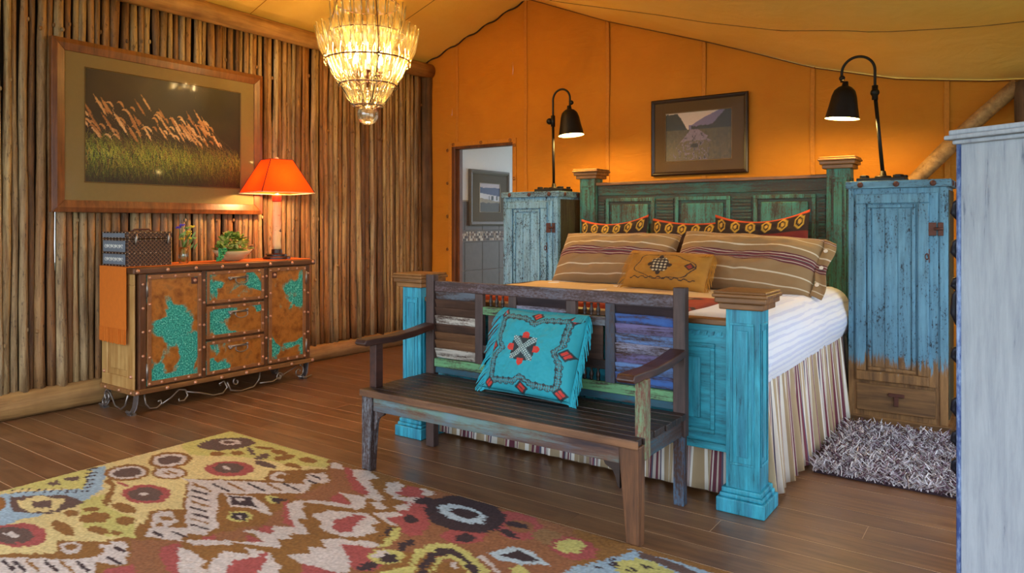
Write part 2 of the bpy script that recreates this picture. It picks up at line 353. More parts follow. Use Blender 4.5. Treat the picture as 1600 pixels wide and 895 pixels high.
# ================================================================== bed
BR = (74,50,34)
M_turq = paint('turquoise_paint', (40,158,182), (72,184,206), (16,70,86), (20,88,108), .84, 'z', .5, 30, .3, p3=(52,140,170), dk=.7)
M_turqx = paint('turquoise_paint_across', (36,150,172), (64,176,198), (22,66,76), (28,86,100), .82, 'x', .5, 30, .35, dk=.7)
M_teal = paint('worn_teal_paint', (54,124,106), (76,146,122), (58,48,32), (96,80,50), .56, 'z', .6, 30, .4, p3=(86,150,130))
M_tealx = paint('worn_teal_paint_across', (46,92,82), (62,112,94), (56,46,32), (88,74,50), .42, 'x', .6, 30, .4)
bed = thing('bed', 'large panelled bed with bright turquoise footboard and worn teal headboard', 'bed', (-2.115,4.5,0))
def frame_trim(m, x0, x1, z0, z1, y, w, d, face='y'):
    for a, b, c, e in ((x0,x1,z0,z0+w),(x0,x1,z1-w,z1),(x0,x0+w,z0+w,z1-w),(x1-w,x1,z0+w,z1-w)):
        if face == 'y': m.box((a,y-d,c),(b,y,e))
        else: m.box((y,a,c),(y+d,b,e))
    return m
def bed_post(x0, x1, y0, y1, ztop, mat, capmat, base=True, lab=None, matb=None):
    p = part('post', bx((x0,y0,0.1 if base else 0),(x1,y1,ztop)), mat, bed, .004)
    if lab: p['label'] = lab
    for face in ('front','side'):
        m = MB()
        if face == 'front': frame_trim(m, x0+.022, x1-.022, .22, ztop-.075, y0, .012, .006); m.box((x0+.05,y0-.005,.26),(x1-.05,y0,ztop-.11))
        else: frame_trim(m, y0+.022, y1-.022, .22, ztop-.075, x1, .012, .006, 'x'); m.box((x1,y0+.05,.26),(x1+.005,y1-.05,ztop-.11))
        part('panel_moulding', m, mat, p, .003)
    c = MB()
    for e, a, b in ((.026,ztop-.012,ztop+.018),(.042,ztop+.018,ztop+.045),(.052,ztop+.045,ztop+.062),(.046,ztop+.062,ztop+.075)): c.box((x0-e,y0-e,a),(x1+e,y1+e,b))
    part('cap', c, capmat, p, .006)
    if base:
        b_ = MB()
        for e, a, b in ((.036,0,.068),(.024,.068,.088),(.016,.088,.112)): b_.box((x0-e,y0-e,a),(x1+e,y1+e,b))
        part('plinth', b_, mat, p, .006)
    return p
bed_post(-1.144,-.989,3.362,3.517,.962,M_turq,M_oak,lab='turquoise foot post with golden wood cap'); bed_post(-3.244,-3.089,3.362,3.517,.962,M_turq,M_oak,lab='turquoise foot post with golden wood cap')
bed_post(-1.17,-1.012,5.63,5.78,1.765,M_teal,M_oak,False,lab='worn green head post with wooden cap'); bed_post(-3.245,-3.092,5.63,5.78,1.765,M_teal,M_oak,False,lab='worn green head post with wooden cap')
fb = part('footboard', bx((-3.089,3.415,.256),(-1.144,3.465,.862)), M_turqx, bed, .004); fb['label'] = 'bright turquoise panelled footboard'
part('top_rail', bx((-3.089,3.395,.862),(-1.144,3.485,.89)), M_oak, fb, .006)
part('bottom_moulding', bx((-3.089,3.40,.256),(-1.144,3.415,.292)), M_turqx, fb, .005)
for k in range(3):
    w = 1.945/3; a = -3.089+w*k+.07; b = a+w-.14
    p = part('panel', MB().box((a+.07,3.400,.40),(b-.07,3.415,.70)), M_turq, fb, .008)
    part('panel_frame', frame_trim(MB(), a, b, .33, .77, 3.415, .022, .012), M_turqx, fb, .004)
dm = mesh('dentil', MB().prism([(0,0),(.03,.012),(.034,.03),(.012,.022)], -.006, 0, 'xz'), M_turq)
for k in range(54): inst('dentil', dm, (-3.075+k*.0358,3.415,.80), fb)
hb = part('headboard', bx((-3.092,5.68,.3),(-1.17,5.73,1.69)), M_tealx, bed, .004); hb['label'] = 'worn teal headboard with three raised panels'
part('top_rail', bx((-3.10,5.65,1.69),(-1.165,5.76,1.718)), M_oak, hb, .006)
part('frieze', bx((-3.092,5.672,1.60),(-1.17,5.68,1.69)), M_tealx, hb, .004)
for k in range(3):
    a = -3.0+k*.645; b = a+.46
    part('panel', bx((a+.055,5.662,.9),(b-.055,5.68,1.52)), M_teal, hb, .008)
    part('panel_frame', frame_trim(MB(), a, b, .86, 1.575, 5.68, .03, .016), M_teal, hb, .004)
sm = {}
for (a, b) in ((-3.088,-3.005),(-2.535,-2.36),(-1.89,-1.715),(-1.245,-1.172)):
    for j in range(22): part('louvre', bx((a+.012,5.670,1.0+j*.026),(b-.012,5.682,1.019+j*.026)), M_tealx, hb, .003)
part('side_rail', bx((-1.05,3.5,.2),(-1.02,5.65,.34)), M_turqx, bed); part('side_rail', bx((-3.2,3.5,.2),(-3.17,5.65,.34)), M_turqx, bed)
# mattress under a white sheet
def rbox(a, b, r, seg=6):
    bm = bmesh.new(); bmesh.ops.create_cube(bm, size=1)
    for v in bm.verts: v.co = Vector([(a[i]+b[i])/2+v.co[i]*(b[i]-a[i]) for i in range(3)])
    bmesh.ops.bevel(bm, geom=bm.edges[:], offset=r, segments=seg, profile=.5, affect='EDGES')
    m = MB(); bm.verts.ensure_lookup_table(); m.v = [tuple(v.co) for v in bm.verts]; m.f = [tuple(v.index for v in f.verts) for f in bm.faces]; bm.free(); return m
def sheet_mat():
    t = NT('white_striped_sheet'); p = t.n('SeparateXYZ', {0:t.coord((1,1,1), rnd=False)})
    n = t.noise(t.coord((4,4,4)), 1, 4)
    s = t.math('SINE', t.math('MULTIPLY', t.math('ADD', p.outputs[2], t.math('MULTIPLY', n, .02)), 190.)); s2 = t.math('SINE', t.math('MULTIPLY', p.outputs[0], 190.))
    s = t.math('ADD', s, t.math('MULTIPLY', s2, .5)); c = t.mix(t.ramp(s, [(.2,0),(.6,1)]), lin((226,230,240)), lin((204,210,232)))
    wr = t.noise(t.coord((5,3,9)), 1, 5, .6, .6)
    return t.pbr(c, .75, 0., t.bump(wr, .45, .03), Sheen_Weight=.3)
mt, U, V = grid(70, 60, lambda U, V: (0*U,0*U,0*U))
# cross-section sheet draped over: profile across the bed (x,z), swept along y
prof = []; xl, xr_, zt, zb = -3.215, -1.012, .895, .575
def bulge(t): return .03*math.sin(math.pi*t)
for i in range(14): t = i/13; prof.append((xl-bulge(t), zb+(zt-.11-zb)*t))
for i in range(1,10): a = math.pi/2*i/10; prof.append((xl+.11*(1-math.cos(a)), zt-.11+.11*math.sin(a)))
for i in range(24): prof.append((xl+.11+(xr_-xl-.22)*i/23, zt+.006*math.sin(i*.9)))
for i in range(1,10): a = math.pi/2*i/10; prof.append((xr_-.11+.11*math.sin(a), zt-.11+.11*math.cos(a)))
for i in range(14): t = 1-i/13; prof.append((xr_+bulge(t), zb+(zt-.11-zb)*t))
mt = MB(); NP = len(prof); ny = 50
for j in range(ny):
    t = j/(ny-1); y = 3.50+t*2.14; e = min(t*2.14, (1-t)*2.14); k = min(1, e/.12); dz = .11*(1-math.sqrt(max(0,1-(1-k)**2)))
    for (x, z) in prof:
        n = mnoise.noise((x*4, y*3, z*6))*.012; xx = x*1+ (n if x > -1.3 else 0); zz = z-dz*((z-zb)/(zt-zb)); mt.v.append((xx+ (.0 if abs(x+2.1)<1 else 0), y, zz+n*.6))
for j in range(ny-1):
    for i in range(NP-1): mt.f.append((j*NP+i, j*NP+i+1, (j+1)*NP+i+1, (j+1)*NP+i))
mt.f.append(tuple(range(NP))[::-1]); mt.f.append(tuple((ny-1)*NP+i for i in range(NP)))
one('mattress', mt, sheet_mat(), 'thick mattress under a white striped sheet on the bed', 'mattress', (-2.115,4.5,.575), smooth=True)
# gathered striped bed skirt
SK = [(0,(184,162,128)),(.14,(226,218,206)),(.18,(178,156,124)),(.26,(122,58,72)),(.30,(214,204,190)),(.33,(110,52,66)),(.36,(110,52,66)),(.40,(200,186,170)),(.43,(122,58,72)),(.48,(92,92,112)),(.51,(222,214,204)),(.56,(122,58,72)),(.60,(206,192,176)),(.63,(92,84,104)),(.66,(226,220,208)),(.74,(170,146,112)),(.93,(230,224,212))]
M_skirt = stripes('striped_skirt_cloth', SK, 0, 1/.24)
def skirt(name, p0, p1, out, parent, zt=.60, zb=.02, n=420):
    p0 = Vector(p0); p1 = Vector(p1); L = (p1-p0).length; out = Vector(out); d = (p1-p0).normalized(); m = MB(); uv = []; rows = 9
    ph = [random.random()*6 for _ in range(4)]
    for i in range(n):
        s = L*i/(n-1)
        w = math.sin(s*2*math.pi/.105+ph[0]+1.3*math.sin(s*5+ph[2]))*.7+math.sin(s*2*math.pi/.061+ph[1])*.3; w2 = math.cos(s*2*math.pi/.105+ph[0])
        for j in range(rows):
            t = j/(rows-1); p = p0+d*(s+.012*t*w2)+out*(.012+.035*t+w*(.006+.03*t)); m.v.append((p.x, p.y, zt+(zb-zt)*t+.012*t*w)); uv.append((s*1.35, t))
    for i in range(n-1):
        for j in range(rows-1): m.f.append((i*rows+j, (i+1)*rows+j, (i+1)*rows+j+1, i*rows+j+1))
    m.uv = np.array(uv); o = part(name, m, M_skirt, parent, smooth=True)
    q = o.modifiers.new('thick', 'SOLIDIFY'); q.thickness = .003; return o
sk = thing('bed_skirt', 'gathered beige and burgundy striped bed skirt reaching the floor', 'bed skirt', (-2.115,4.5,.02))
skirt('side_ruffle', (-1.03,3.53,0), (-1.03,5.58,0), (1,0,0), sk); skirt('side_ruffle', (-3.2,3.53,0), (-3.2,5.58,0), (-1,0,0), sk); skirt('foot_ruffle', (-3.08,3.545,0), (-1.15,3.545,0), (0,-1,0), sk, zt=.5)
# kilim throw over the foot of the mattress
def kil(x, y):
    u = (x*3.2); v = y*3.2; d = np.abs((u%1)-.5)+np.abs((v%1)-.5); c = np.where((d < .22)[...,None], lina((150,48,30)), np.where((d < .34)[...,None], lina((206,178,140)), np.where((d < .46)[...,None], lina((66,40,32)), lina((166,58,30)))))
    return c
th, U, V = grid(70, 60, lambda U, V: (-3.12+1.73*U, 3.50+1.28*V, .905+.004*np.sin(U*40)*np.sin(V*22)-.24*np.clip((.05-V)/.05,0,1)**1.0*(1-np.sqrt(np.clip(1-((.05-np.minimum(V,.05))/.05)**2,0,1)))-.16*np.clip((U-.965)/.035,0,1)**3))
c = kil(U, V); c = np.where((V > .55)[...,None], lina((214,186,144)), c); c = np.where(((U > .975)|(U < .02))[...,None], lina((64,30,24)), c); th.col = c.reshape(-1,3)
tho = one('throw_blanket', th, vcol('kilim_wool', .9), 'red and tan kilim throw across the foot of the bed', 'blanket', (-2.2,4.1,.9), smooth=True)
q = tho.modifiers.new('thick', 'SOLIDIFY'); q.thickness = .008
# ------------------------------------------------------------------ pillows
def pillow(w, h, t, nu=60, nv=48, ear=.06, sag=.0, seed=1, top=None, rough=.02):
    m = MB(); uvs = []
    for side in (1,-1):
        U, V = np.meshgrid(np.linspace(-1,1,nu), np.linspace(-1,1,nv), indexing='ij')
        pin = 1-ear*(1-np.abs(V)**2.2); pin2 = 1-ear*(1-np.abs(U)**2.2)
        X = U*w/2*pin; Z = V*h/2*pin2
        e = np.clip((1-np.abs(U)**3.2)*(1-np.abs(V)**3.2), 0, 1)**.55
        Y = -side*(t/2*e*(1+.25*(fbm(U*2+5, V*2+5, 1.2, seed)-.5)*2)+rough*e*(fbm(U+3, V+3, 3, seed+4)-.5))
        Z = Z-sag*h*(1-U**2)*(V > 0)*V
        I = np.arange(nu*nv).reshape(nu,nv); f = np.stack([I[:-1,:-1],I[1:,:-1],I[1:,1:],I[:-1,1:]], -1).reshape(-1,4)
        m.add(list(zip(X.ravel().tolist(), Y.ravel().tolist(), (Z+h/2).ravel().tolist())), f.tolist()); uvs.append(np.stack([U.ravel(), V.ravel()], -1))
    m.pu = np.concatenate(uvs); m.uv = (m.pu+1)/2; return m
def place(o, loc, lean=0, rz=0, roll=0):
    o.matrix_world = Matrix.Translation(loc) @ Matrix.Rotation(rz,4,'Z') @ Matrix.Rotation(-lean,4,'X') @ Matrix.Rotation(roll,4,'Y'); return o
SH = [(0,(150,118,78)),(.07,(206,190,160)),(.085,(150,118,78)),(.22,(208,194,164)),(.24,(150,118,78)),(.41,(100,42,46)),(.43,(190,170,150)),(.445,(110,46,52)),(.47,(80,60,62)),(.485,(196,178,156)),(.495,(110,46,52)),(.53,(190,170,150)),(.545,(100,42,46)),(.565,(150,118,78)),(.66,(214,200,172)),(.68,(156,124,80)),(.84,(208,192,162)),(.855,(156,124,80)),(.93,(104,46,48)),(.945,(206,190,160)),(.955,(104,46,48)),(.97,(150,118,78))]
M_sham = stripes('striped_sham_cloth', SH, 1)
def sham(loc, w, h, lean, rz, label, seed, buttons=False, roll=0):
    o = thing('striped_pillow', label, 'pillow', loc, 0, 'striped pillows on the bed'); BASE[o.name] = Vector()
    m = pillow(w, h, .26, 64, 44, .03, .03, seed, rough=.05); part('cover', m, M_sham, o, smooth=True)
    if buttons:
        fl_, U, V = grid(12, 40, lambda U, V: (w/2-.012+.075*U+.012*np.sin(V*9), -.012-.006*np.sin(U*5+V*7), h*(.04+.92*V)-.02*U)); f2 = part('flange', fl_, M_sham, o, smooth=True); q = f2.modifiers.new('t','SOLIDIFY'); q.thickness = .006
        bm_ = mesh('button', MB().lathe([(.001,-.003),(.013,-.002),(.013,.002),(.001,.003)], 14, M=Matrix.Rotation(math.pi/2,3,'X')), flat('shell_button',(226,214,194),.3))
        for z in (.2,.48,.76): inst('button', bm_, (w/2+.02, -.03, h*z), o)
    place(o, loc, lean, rz, roll); return o
sham((-2.56,4.86,.90), .98, .46, .62, .03, 'striped tan pillow nearer the left head post', 2)
sham((-1.58,4.82,.90), 1.0, .46, .62, -.04, 'striped tan pillow with shell buttons nearer the right wardrobe', 5, True, .06)
def kilim_pillow(u, v):
    c = np.tile(lina((124,34,20)), u.shape+(1,)); band = v > .42; c = np.where(band[...,None], lina((44,26,18)), c)
    k = ((u+1)*3.)%1-.5; d = np.maximum(np.abs(k)*1.25, np.abs(k)*.7+np.abs(v-.70)*1.5)
    c = np.where((band & (d < .36))[...,None], lina((190,148,48)), c); c = np.where((band & (d < .24))[...,None], lina((44,26,18)), c); c = np.where((band & (d < .13))[...,None], lina((196,150,56)), c)
    c = np.where((v > .93)[...,None], lina((186,66,26)), c); return c
M_kil = vcol('kilim_velvet', .9)
for i, (loc, w, h, lean, rz, roll, lab, sag_) in enumerate([
    ((-2.76,5.29,.91), .62, .52, .26, .02, -.06, 'red kilim pillow behind the left striped pillow', .10),
    ((-2.18,5.44,.91), .68, .50, .26, .0, .02, 'dark patterned kilim pillow in the middle by the headboard', .06),
    ((-1.56,5.29,.92), .70, .54, .26, -.03, -.05, 'red kilim pillow with raised corner behind the right striped pillow', .12)]):
    m = pillow(w, h, .13, 90, 60, .04, sag_, 9+i); m.col = kilim_pillow(m.pu[:,0], m.pu[:,1])
    if i == 1: m.col = np.where((m.pu[:,1] > .42)[:,None], m.col, lina((58,30,22)))
    o = tag(part('kilim_pillow', m, M_kil, smooth=True), lab, 'pillow', 'kilim pillows along the headboard'); place(o, loc, lean, rz, roll)
def strip(m, p, d, L, w, droop, bend):
    p = Vector(p); d = Vector(d); side = Vector(w); pts = []
    for k in range(4):
        t = k/3; q = p+d*(L*t)+Vector(bend)*t*t+Vector((0,0,-droop*t*t)); pts += [q-side/2, q+side/2]
    m.add(pts, [(2*k,2*k+1,2*k+3,2*k+2) for k in range(3)])
def motif(u, v, cx, cy, r):
    x = (u-cx)/r; y = (v-cy)/r; a = np.abs(x); b = np.abs(y); diag = np.abs(a-b) < .24; cross = (np.maximum(a,b) < .72) & ((a+b) < 1.1)
    return cross, diag & (np.maximum(a,b) < .7), ((np.abs(np.maximum(a,b)-.82) < .2) & (np.minimum(a,b) < .2) & ((a+b) < 1.08))
def turq_cushion(u, v):
    n = fbm(u*2+9, v*2+9, 1.5, 3); c = lina((24,146,160))*(1-.25*n[...,None])+lina((60,186,196))*(.25*n[...,None])
    K = lina((34,44,48)); Rr = lina((196,50,38)); Wt = lina((190,206,200)); Gy = lina((84,110,112))
    r = np.maximum(np.abs(u),np.abs(v)); s_ = np.minimum(np.abs(u),np.abs(v)); w = .77-.13*np.exp(-(s_/.14)**2)+.02*np.sin(u*40)*np.sin(v*40); d = r-w
    sq = np.sin((u+v)*60)*np.sin((u-v)*60)
    c = np.where((np.abs(d) < .055)[...,None] & (sq > -.15)[...,None], Gy, c); c = np.where((np.abs(np.abs(d)-.06) < .010)[...,None], K, c); c = np.where((np.abs(np.abs(d)-.035) < .012)[...,None] & (np.sin((u*1.7+v)*70) > .2)[...,None], K, c)
    A, B, Cc = motif(u, v, -.10, .02, .40); c = np.where(A[...,None], K, c); c = np.where(B[...,None], Gy, c); c = np.where((B & (np.sin(u*90)*np.sin(v*90) > .3))[...,None], Wt, c); c = np.where(Cc[...,None], Rr, c)
    for cx, cy in ((-.84,.84),(.84,.84),(-.84,-.84),(.84,-.84),(0,.86),(.86,0),(0,-.86),(-.88,0)):
        e = np.abs(u-cx)+np.abs(v-cy); c = np.where((e < .15)[...,None], K, c); c = np.where((e < .095)[...,None], Rr, c); c = np.where((np.abs((u-cx)*np.sign(cx+.01)-(v-cy)*np.sign(cy+.01)) < .012)[...,None] & (e < .1)[...,None], K, c)
    return c
def fringe(m, w, h, seed, edges, L, n):
    r = random.Random(seed)
    for e in edges:
        for k in range(n):
            t = -1+2*(k+.5)/n
            if e == 'l': strip(m, (-w/2*.985,0,h/2*(1+t)), (-.55-.2*r.random(),-.25+.3*r.random(),-.2), L, (0,.001,h/n*1.1), L*.9, (0,0,0))
            if e == 'r': strip(m, (w/2*.985,0,h/2*(1+t)), (.5+.25*r.random(),-.3+.35*r.random(),-.3), L, (0,.001,h/n*1.1), L*.9, (0,0,0))
            if e == 'b': strip(m, (w/2*t,-.0,.012), (-.2+.4*r.random(),-.9,-.05), L*.95, (w/n*1.1,0,.001), .0, (0,0,0))
            if e == 't': strip(m, (w/2*t,-.01,h*.99), (.25*(r.random()-.3),-.35,-.3), L*.8, (w/n*1.1,0,.002), L*.45, (0,-.02,0))
    return m
cu = thing('turquoise_cushion', 'square turquoise suede cushion with beaded motif and fringe on the bench', 'cushion', (0,0,0))
m = pillow(.55, .465, .17, 190, 180, .03, .02, 21, rough=.03); m.col = turq_cushion(m.pu[:,0], m.pu[:,1]); part('cover', m, vcol('turquoise_suede', .75, Sheen_Weight=.08), cu, smooth=True)
fr = part('fringe', fringe(MB(), .55, .465, 3, 'lrbt', .075, 46), flat('turquoise_fringe', (26,152,170), .7), cu); fr['kind'] = 'stuff'
place(cu, (-2.10,3.075,.455), .40, -.03, .01)
def must_cushion(u, v):
    n = fbm(u*2+9, v*2+9, 2, 8); c = lina((150,100,22))*(1-n[...,None])+lina((184,126,34))*n[...,None]; K = lina((52,34,24)); Wt = lina((206,190,150)); Rr = lina((150,52,36))
    r = np.hypot((u+.0)/.82, v/.72); c = np.where((np.abs(r-.9-.06*np.sin(np.arctan2(v,u)*6)) < .02)[...,None], K, c)
    A, B, Cc = motif(u*1.7, v, -.16, .05, .52); c = np.where(A[...,None], K, c); c = np.where((A & (np.abs(np.sin(u*34)*np.sin(v*20)) > .6))[...,None], Wt, c); c = np.where(Cc[...,None], K, c)
    e = np.abs(u-.62)*1.7+np.abs(v-.1); c = np.where((e < .22)[...,None], K, c); c = np.where((e < .13)[...,None], Rr, c); c = np.where((np.abs(v+.62+.05*np.sin(u*30)) < .025)[...,None] & (np.abs(u) < .8)[...,None], K, c)
    return c
mc = thing('mustard_cushion', 'small mustard suede cushion with beaded motif in front of the striped pillows', 'cushion', (0,0,0))
m = pillow(.60, .29, .15, 130, 80, .03, .0, 31); m.col = must_cushion(m.pu[:,0], m.pu[:,1]); part('cover', m, vcol('mustard_suede', .8, Sheen_Weight=.05), mc, smooth=True)
fr = part('fringe', fringe(MB(), .60, .29, 5, 'lrt', .06, 44), flat('mustard_fringe', (176,120,34), .8), mc); fr['kind'] = 'stuff'
place(mc, (-1.99,4.56,.905), .55, -.02, .03)
# ================================================================== bench
W1, W2 = (46,30,26), (92,60,44)
M_bw = wood('dark_reclaimed_wood', (54,40,38), (98,72,64), 'z', .55, 30); M_bwx = wood('dark_reclaimed_wood_across', (30,20,16), (66,42,30), 'x', .46, 30); M_bwy = wood('dark_reclaimed_wood_deep', (52,28,22), (92,54,42), 'y', .42, 30)
M_legr = wood('orange_brown_leg', (70,42,24), (140,92,54), 'z', .5, 30)
M_legb = paint('blue_worn_leg', (56,84,110), (78,106,130), W1, W2, .42, 'z'); M_legg = paint('grey_worn_leg', (130,132,136), (100,108,116), W1, (66,46,42), .4, 'z')
M_apron = paint('green_blue_worn_apron', (92,124,98), (104,126,138), (44,30,34), (120,80,54), .52, 'x', fine=16, speck=.12, p3=(70,54,70))
M_rail = paint('grey_lilac_rail', (116,96,100), (98,94,104), (48,32,30), (84,56,50), .42, 'x', speck=.5)
M_green = paint('pale_green_rail', (112,168,112), (96,148,104), (44,34,28), (80,60,44), .62, 'x', speck=.3)
SL = {k: paint('slat_paint_'+k, *v[:2], W1, W2, v[2], 'x', speck=.3) for k, v in dict(blue=((52,84,150),(76,116,184),.62), lav=((100,90,136),(124,114,156),.6), sky=((104,136,184),(96,126,178),.64), white=((170,166,180),(140,140,170),.58), chip=((206,196,182),(188,178,166),.52), grey=((112,116,120),(96,104,116),.5)).items()}
SL['brown'] = wood('slat_brown', (58,38,30), (104,72,54), 'x', .55); SL['tan'] = wood('slat_tan', (88,58,38), (146,104,70), 'x', .55); SL['dark'] = wood('slat_dark', (40,30,34), (70,52,54), 'x', .5)
bench = thing('bench', 'long reclaimed wood bench with louvred back and patchy old paint', 'bench', (-2.13,3.0,0))
def taper(x0, x1, y0, y1, z1, d, inner):
    a = (x0 if inner > 0 else x0+d); b = (x1-d if inner > 0 else x1)
    m = MB(); m.add([(a,y0,0),(b,y0,0),(b,y1-.01,0),(a,y1-.01,0),(x0,y0,z1),(x1,y0,z1),(x1,y1,z1),(x0,y1,z1)], bx((0,0,0),(1,1,1)).f); return m
part('front_leg', taper(-2.955,-2.875,2.742,2.81,.418,.026,1), M_legg, bench, .004)['label'] = 'grey worn front leg'
part('front_leg', taper(-1.395,-1.300,2.742,2.81,.418,.038,-1), M_legr, bench, .004)['label'] = 'orange brown front leg'
part('rear_post', bx((-2.965,3.272,0),(-2.903,3.322,1.045)), M_bw, bench, .005); part('rear_post', bx((-1.372,3.272,.33),(-1.310,3.322,1.045)), M_bw, bench, .005)
part('rear_leg', bx((-1.370,3.272,0),(-1.318,3.320,.34)), M_legb, bench, .004)['label'] = 'blue worn rear leg'
part('front_apron', bx((-2.876,2.752,.335),(-1.394,2.778,.418)), M_apron, bench, .003)['label'] = 'apron with worn green and blue paint'
part('side_apron', bx((-1.352,2.81,.335),(-1.325,3.272,.418)), paint('dark_teal_apron',(40,70,84),(52,74,84),W1,W2,.5,'y'), bench, .003); part('side_apron', bx((-2.945,2.81,.335),(-2.918,3.272,.418)), M_bwy, bench, .003); part('rear_apron', bx((-2.903,3.28,.345),(-1.372,3.305,.418)), M_bwx, bench, .003)
for x, s in ((-1.394,-1),(-2.876,1)): part('bracket', MB().prism([(x,.345),(x+s*.085,.345),(x+s*.07,.318),(x+s*.035,.30),(x+s*.02,.268),(x+s*.012,.235),(x,.225)], 2.757, 2.777), M_bwx if s < 0 else M_legg, bench, .002)
ys = np.linspace(2.735,3.275,10)
for i in range(9):
    o = part('seat_slat', bx((-2.957 if i != 3 else -2.95,ys[i]+.0025,.418),(-1.300+random.uniform(-.012,.004),ys[i+1]-.0025,.448+random.uniform(-.001,.001))), M_bwx, bench, .004)
part('seat_edge', bx((-2.960,2.728,.412),(-1.297,2.7365,.447)), wood('worn_seat_edge',(70,44,30),(150,104,68),'x',.45), bench, .003)
for x0, x1 in ((-2.975,-2.893),(-1.388,-1.306)):
    pr = [(2.705,.70),(2.72,.722),(2.80,.722),(2.95,.718),(3.10,.728),(3.275,.752),(3.275,.715),(3.10,.690),(2.95,.682),(2.80,.686),(2.72,.686)]
    part('armrest', MB().prism(pr, x0, x1, 'yz'), M_bwy, bench, .006)
part('arm_support', bx((-2.955,2.80,.448),(-2.905,2.855,.69)), M_bwy, bench, .004); part('arm_support', bx((-1.345,2.80,.35),(-1.296,2.855,.69)), paint('green_edged_support',(126,150,110),(110,136,100),(78,44,34),(128,80,60),.42,'z'), bench, .004)
part('top_rail', bx((-2.903,3.283,.945),(-1.372,3.315,1.006)), M_rail, bench, .004); part('bottom_rail', bx((-2.903,3.279,.49),(-1.372,3.305,.541)), M_green, bench, .004)['label'] = 'pale green chipped rail'
part('lower_board', bx((-2.903,3.293,.452),(-1.372,3.303,.487)), paint('teal_board',(40,92,104),(30,74,90),W1,W2,.6,'x'), bench)
ST = [(-2.591,-2.535),(-2.353,-2.30),(-1.976,-1.917),(-1.743,-1.688)]
for i, (a, b) in enumerate(ST): part('stile', bx((a,3.281,.541),(b,3.312,.945)), M_bw if i < 3 else paint('slate_stile',(66,76,92),(56,62,76),W1,W2,.6), bench, .003)
def louvres(a, b, cols, z0=.548, z1=.943):
    n = len(cols); h = (z1-z0)/n
    for k, c in enumerate(cols):
        z = z1-h*(k+.5); part('back_slat', MB().obox(((a+b)/2,3.298,z), (b-a,.011,h*1.22), Matrix.Rotation(.34,3,'X')), SL[c], bench, .002)
louvres(-2.903,-2.591, ['grey','brown','brown','chip','brown','tan','tan','chip']); louvres(-2.30,-1.976, ['dark','white','grey','brown','lav','brown','grey','brown']); louvres(-1.688,-1.372, ['dark','blue','lav','sky','white','lav','sky','blue'])
sp = mesh('spindle', MB().lathe([(.008,0),(.010,.006),(.007,.012),(.011,.022),(.012,.030),(.008,.042),(.005,.052),(.008,.060),(.008,.0655)], 10), M_bwx, smooth=True)
for a, b in ((-2.535,-2.353),(-1.917,-1.743)):
    part('cross_rail', bx((a,3.283,.828),(b,3.312,.873)), M_green if a < -2.3 else SL['grey'], bench, .003); part('cross_rail', bx((a,3.283,.605),(b,3.312,.652)), M_bwx, bench, .003)
    part('back_panel', bx((a+.03,3.297,.652),(b-.02,3.304,.828)), SL['brown'], bench)
    for k in range(3):
        x = a+(b-a)*(.27+.23*k); inst('spindle', sp, (x,3.297,.876), bench); inst('spindle', sp, (x,3.297,.541), bench)
# ================================================================== copper sideboard
XF, Y0, Y1, ZC = -5.10, 2.60, 4.155, 1.04
M_pine = wood('honey_pine', (168,120,62), (214,172,106), 'z', .45, 20); M_mes = wood('dark_mesquite', (72,42,24), (124,78,44), 'y', .4, 24); M_mesz = wood('dark_mesquite_upright', (72,42,24), (128,80,44), 'z', .4, 24)
M_frame = flat('copper_strip', (150,100,62), .42, .3, .35, 30)
def copper(name, seed, bias):
    t = NT(name); v = t.n('VectorMath', {0:t.n('TexCoord').outputs['Object'], 1:(seed*3.1,seed*1.7,seed*2.3)}, operation='ADD').outputs[0]
    f = t.noise(v, 3.6, 3, .5, .6); k = t.noise(v, 90, 3, .7); b = t.noise(v, 14, 4, .6)
    f = t.math('ADD', f, t.math('MULTIPLY', t.math('SUBTRACT', b, .5), .18)); m = t.ramp(f, [(bias-.02,0),(bias+.03,1)])
    gr = t.ramp(k, [(.32,lin((10,84,84))),(.5,lin((30,150,136))),(.62,lin((90,196,176))),(.72,lin((190,226,206)))]); cu = t.ramp(b, [(.3,lin((132,76,28))),(.55,lin((186,118,48))),(.75,lin((128,92,56)))])
    return t.pbr(t.mix(m, cu, gr), t.n('MapRange',{0:m,3:.36,4:.75}).outputs[0], t.n('MapRange',{0:m,3:.25,4:0.}).outputs[0], t.bump(k, .4, .002))
sb = thing('sideboard', 'rustic sideboard with riveted verdigris copper doors and drawers', 'sideboard', (-5.35,3.38,0))
part('body', bx((-5.585,Y0+.03,.17),(XF-.02,Y1-.03,ZC-.035)), M_mesz, sb, .004)
part('side_panel', bx((-5.585,Y0+.012,.17),(XF-.06,Y0+.03,ZC-.04)), M_pine, sb, .003)
part('side_frame', frame_trim(MB(), -5.585, XF-.02, .17, ZC-.04, Y0+.012, .085, .012), M_pine, sb, .004); part('side_field', bx((-5.46,Y0+.004,.30),(-5.15,Y0+.012,.9)), M_pine, sb, .006)
part('top', bx((-5.59,Y0-.02,ZC-.045),(XF+.015,Y1+.02,ZC)), M_mes, sb, .008); part('base_moulding', bx((-5.59,Y0-.012,.138),(XF+.008,Y1+.012,.175)), wood('base_wood',(116,76,40),(170,118,66),'y',.45), sb, .006)
RV = mesh('rivet', MB().ball((0,0,0), .0135, 10, 6), M_rivet, smooth=True); RVs = mesh('rivet_small', MB().ball((0,0,0), .0105, 8, 6), M_rivet, smooth=True)
def rivet(y, z, parent, x=XF+.002, small=False): inst('rivet', RVs if small else RV, (x,y,z), parent)
for k in range(8): rivet(Y0+.01+k*(Y1-Y0-.02)/7, ZC-.022, sb, XF+.016); rivet(Y0+.01+k*(Y1-Y0-.02)/7, .156, sb, XF+.009)
for x in (-5.5,-5.3,-5.13): inst('rivet', RVs, (x,Y0-.013,.156), sb)
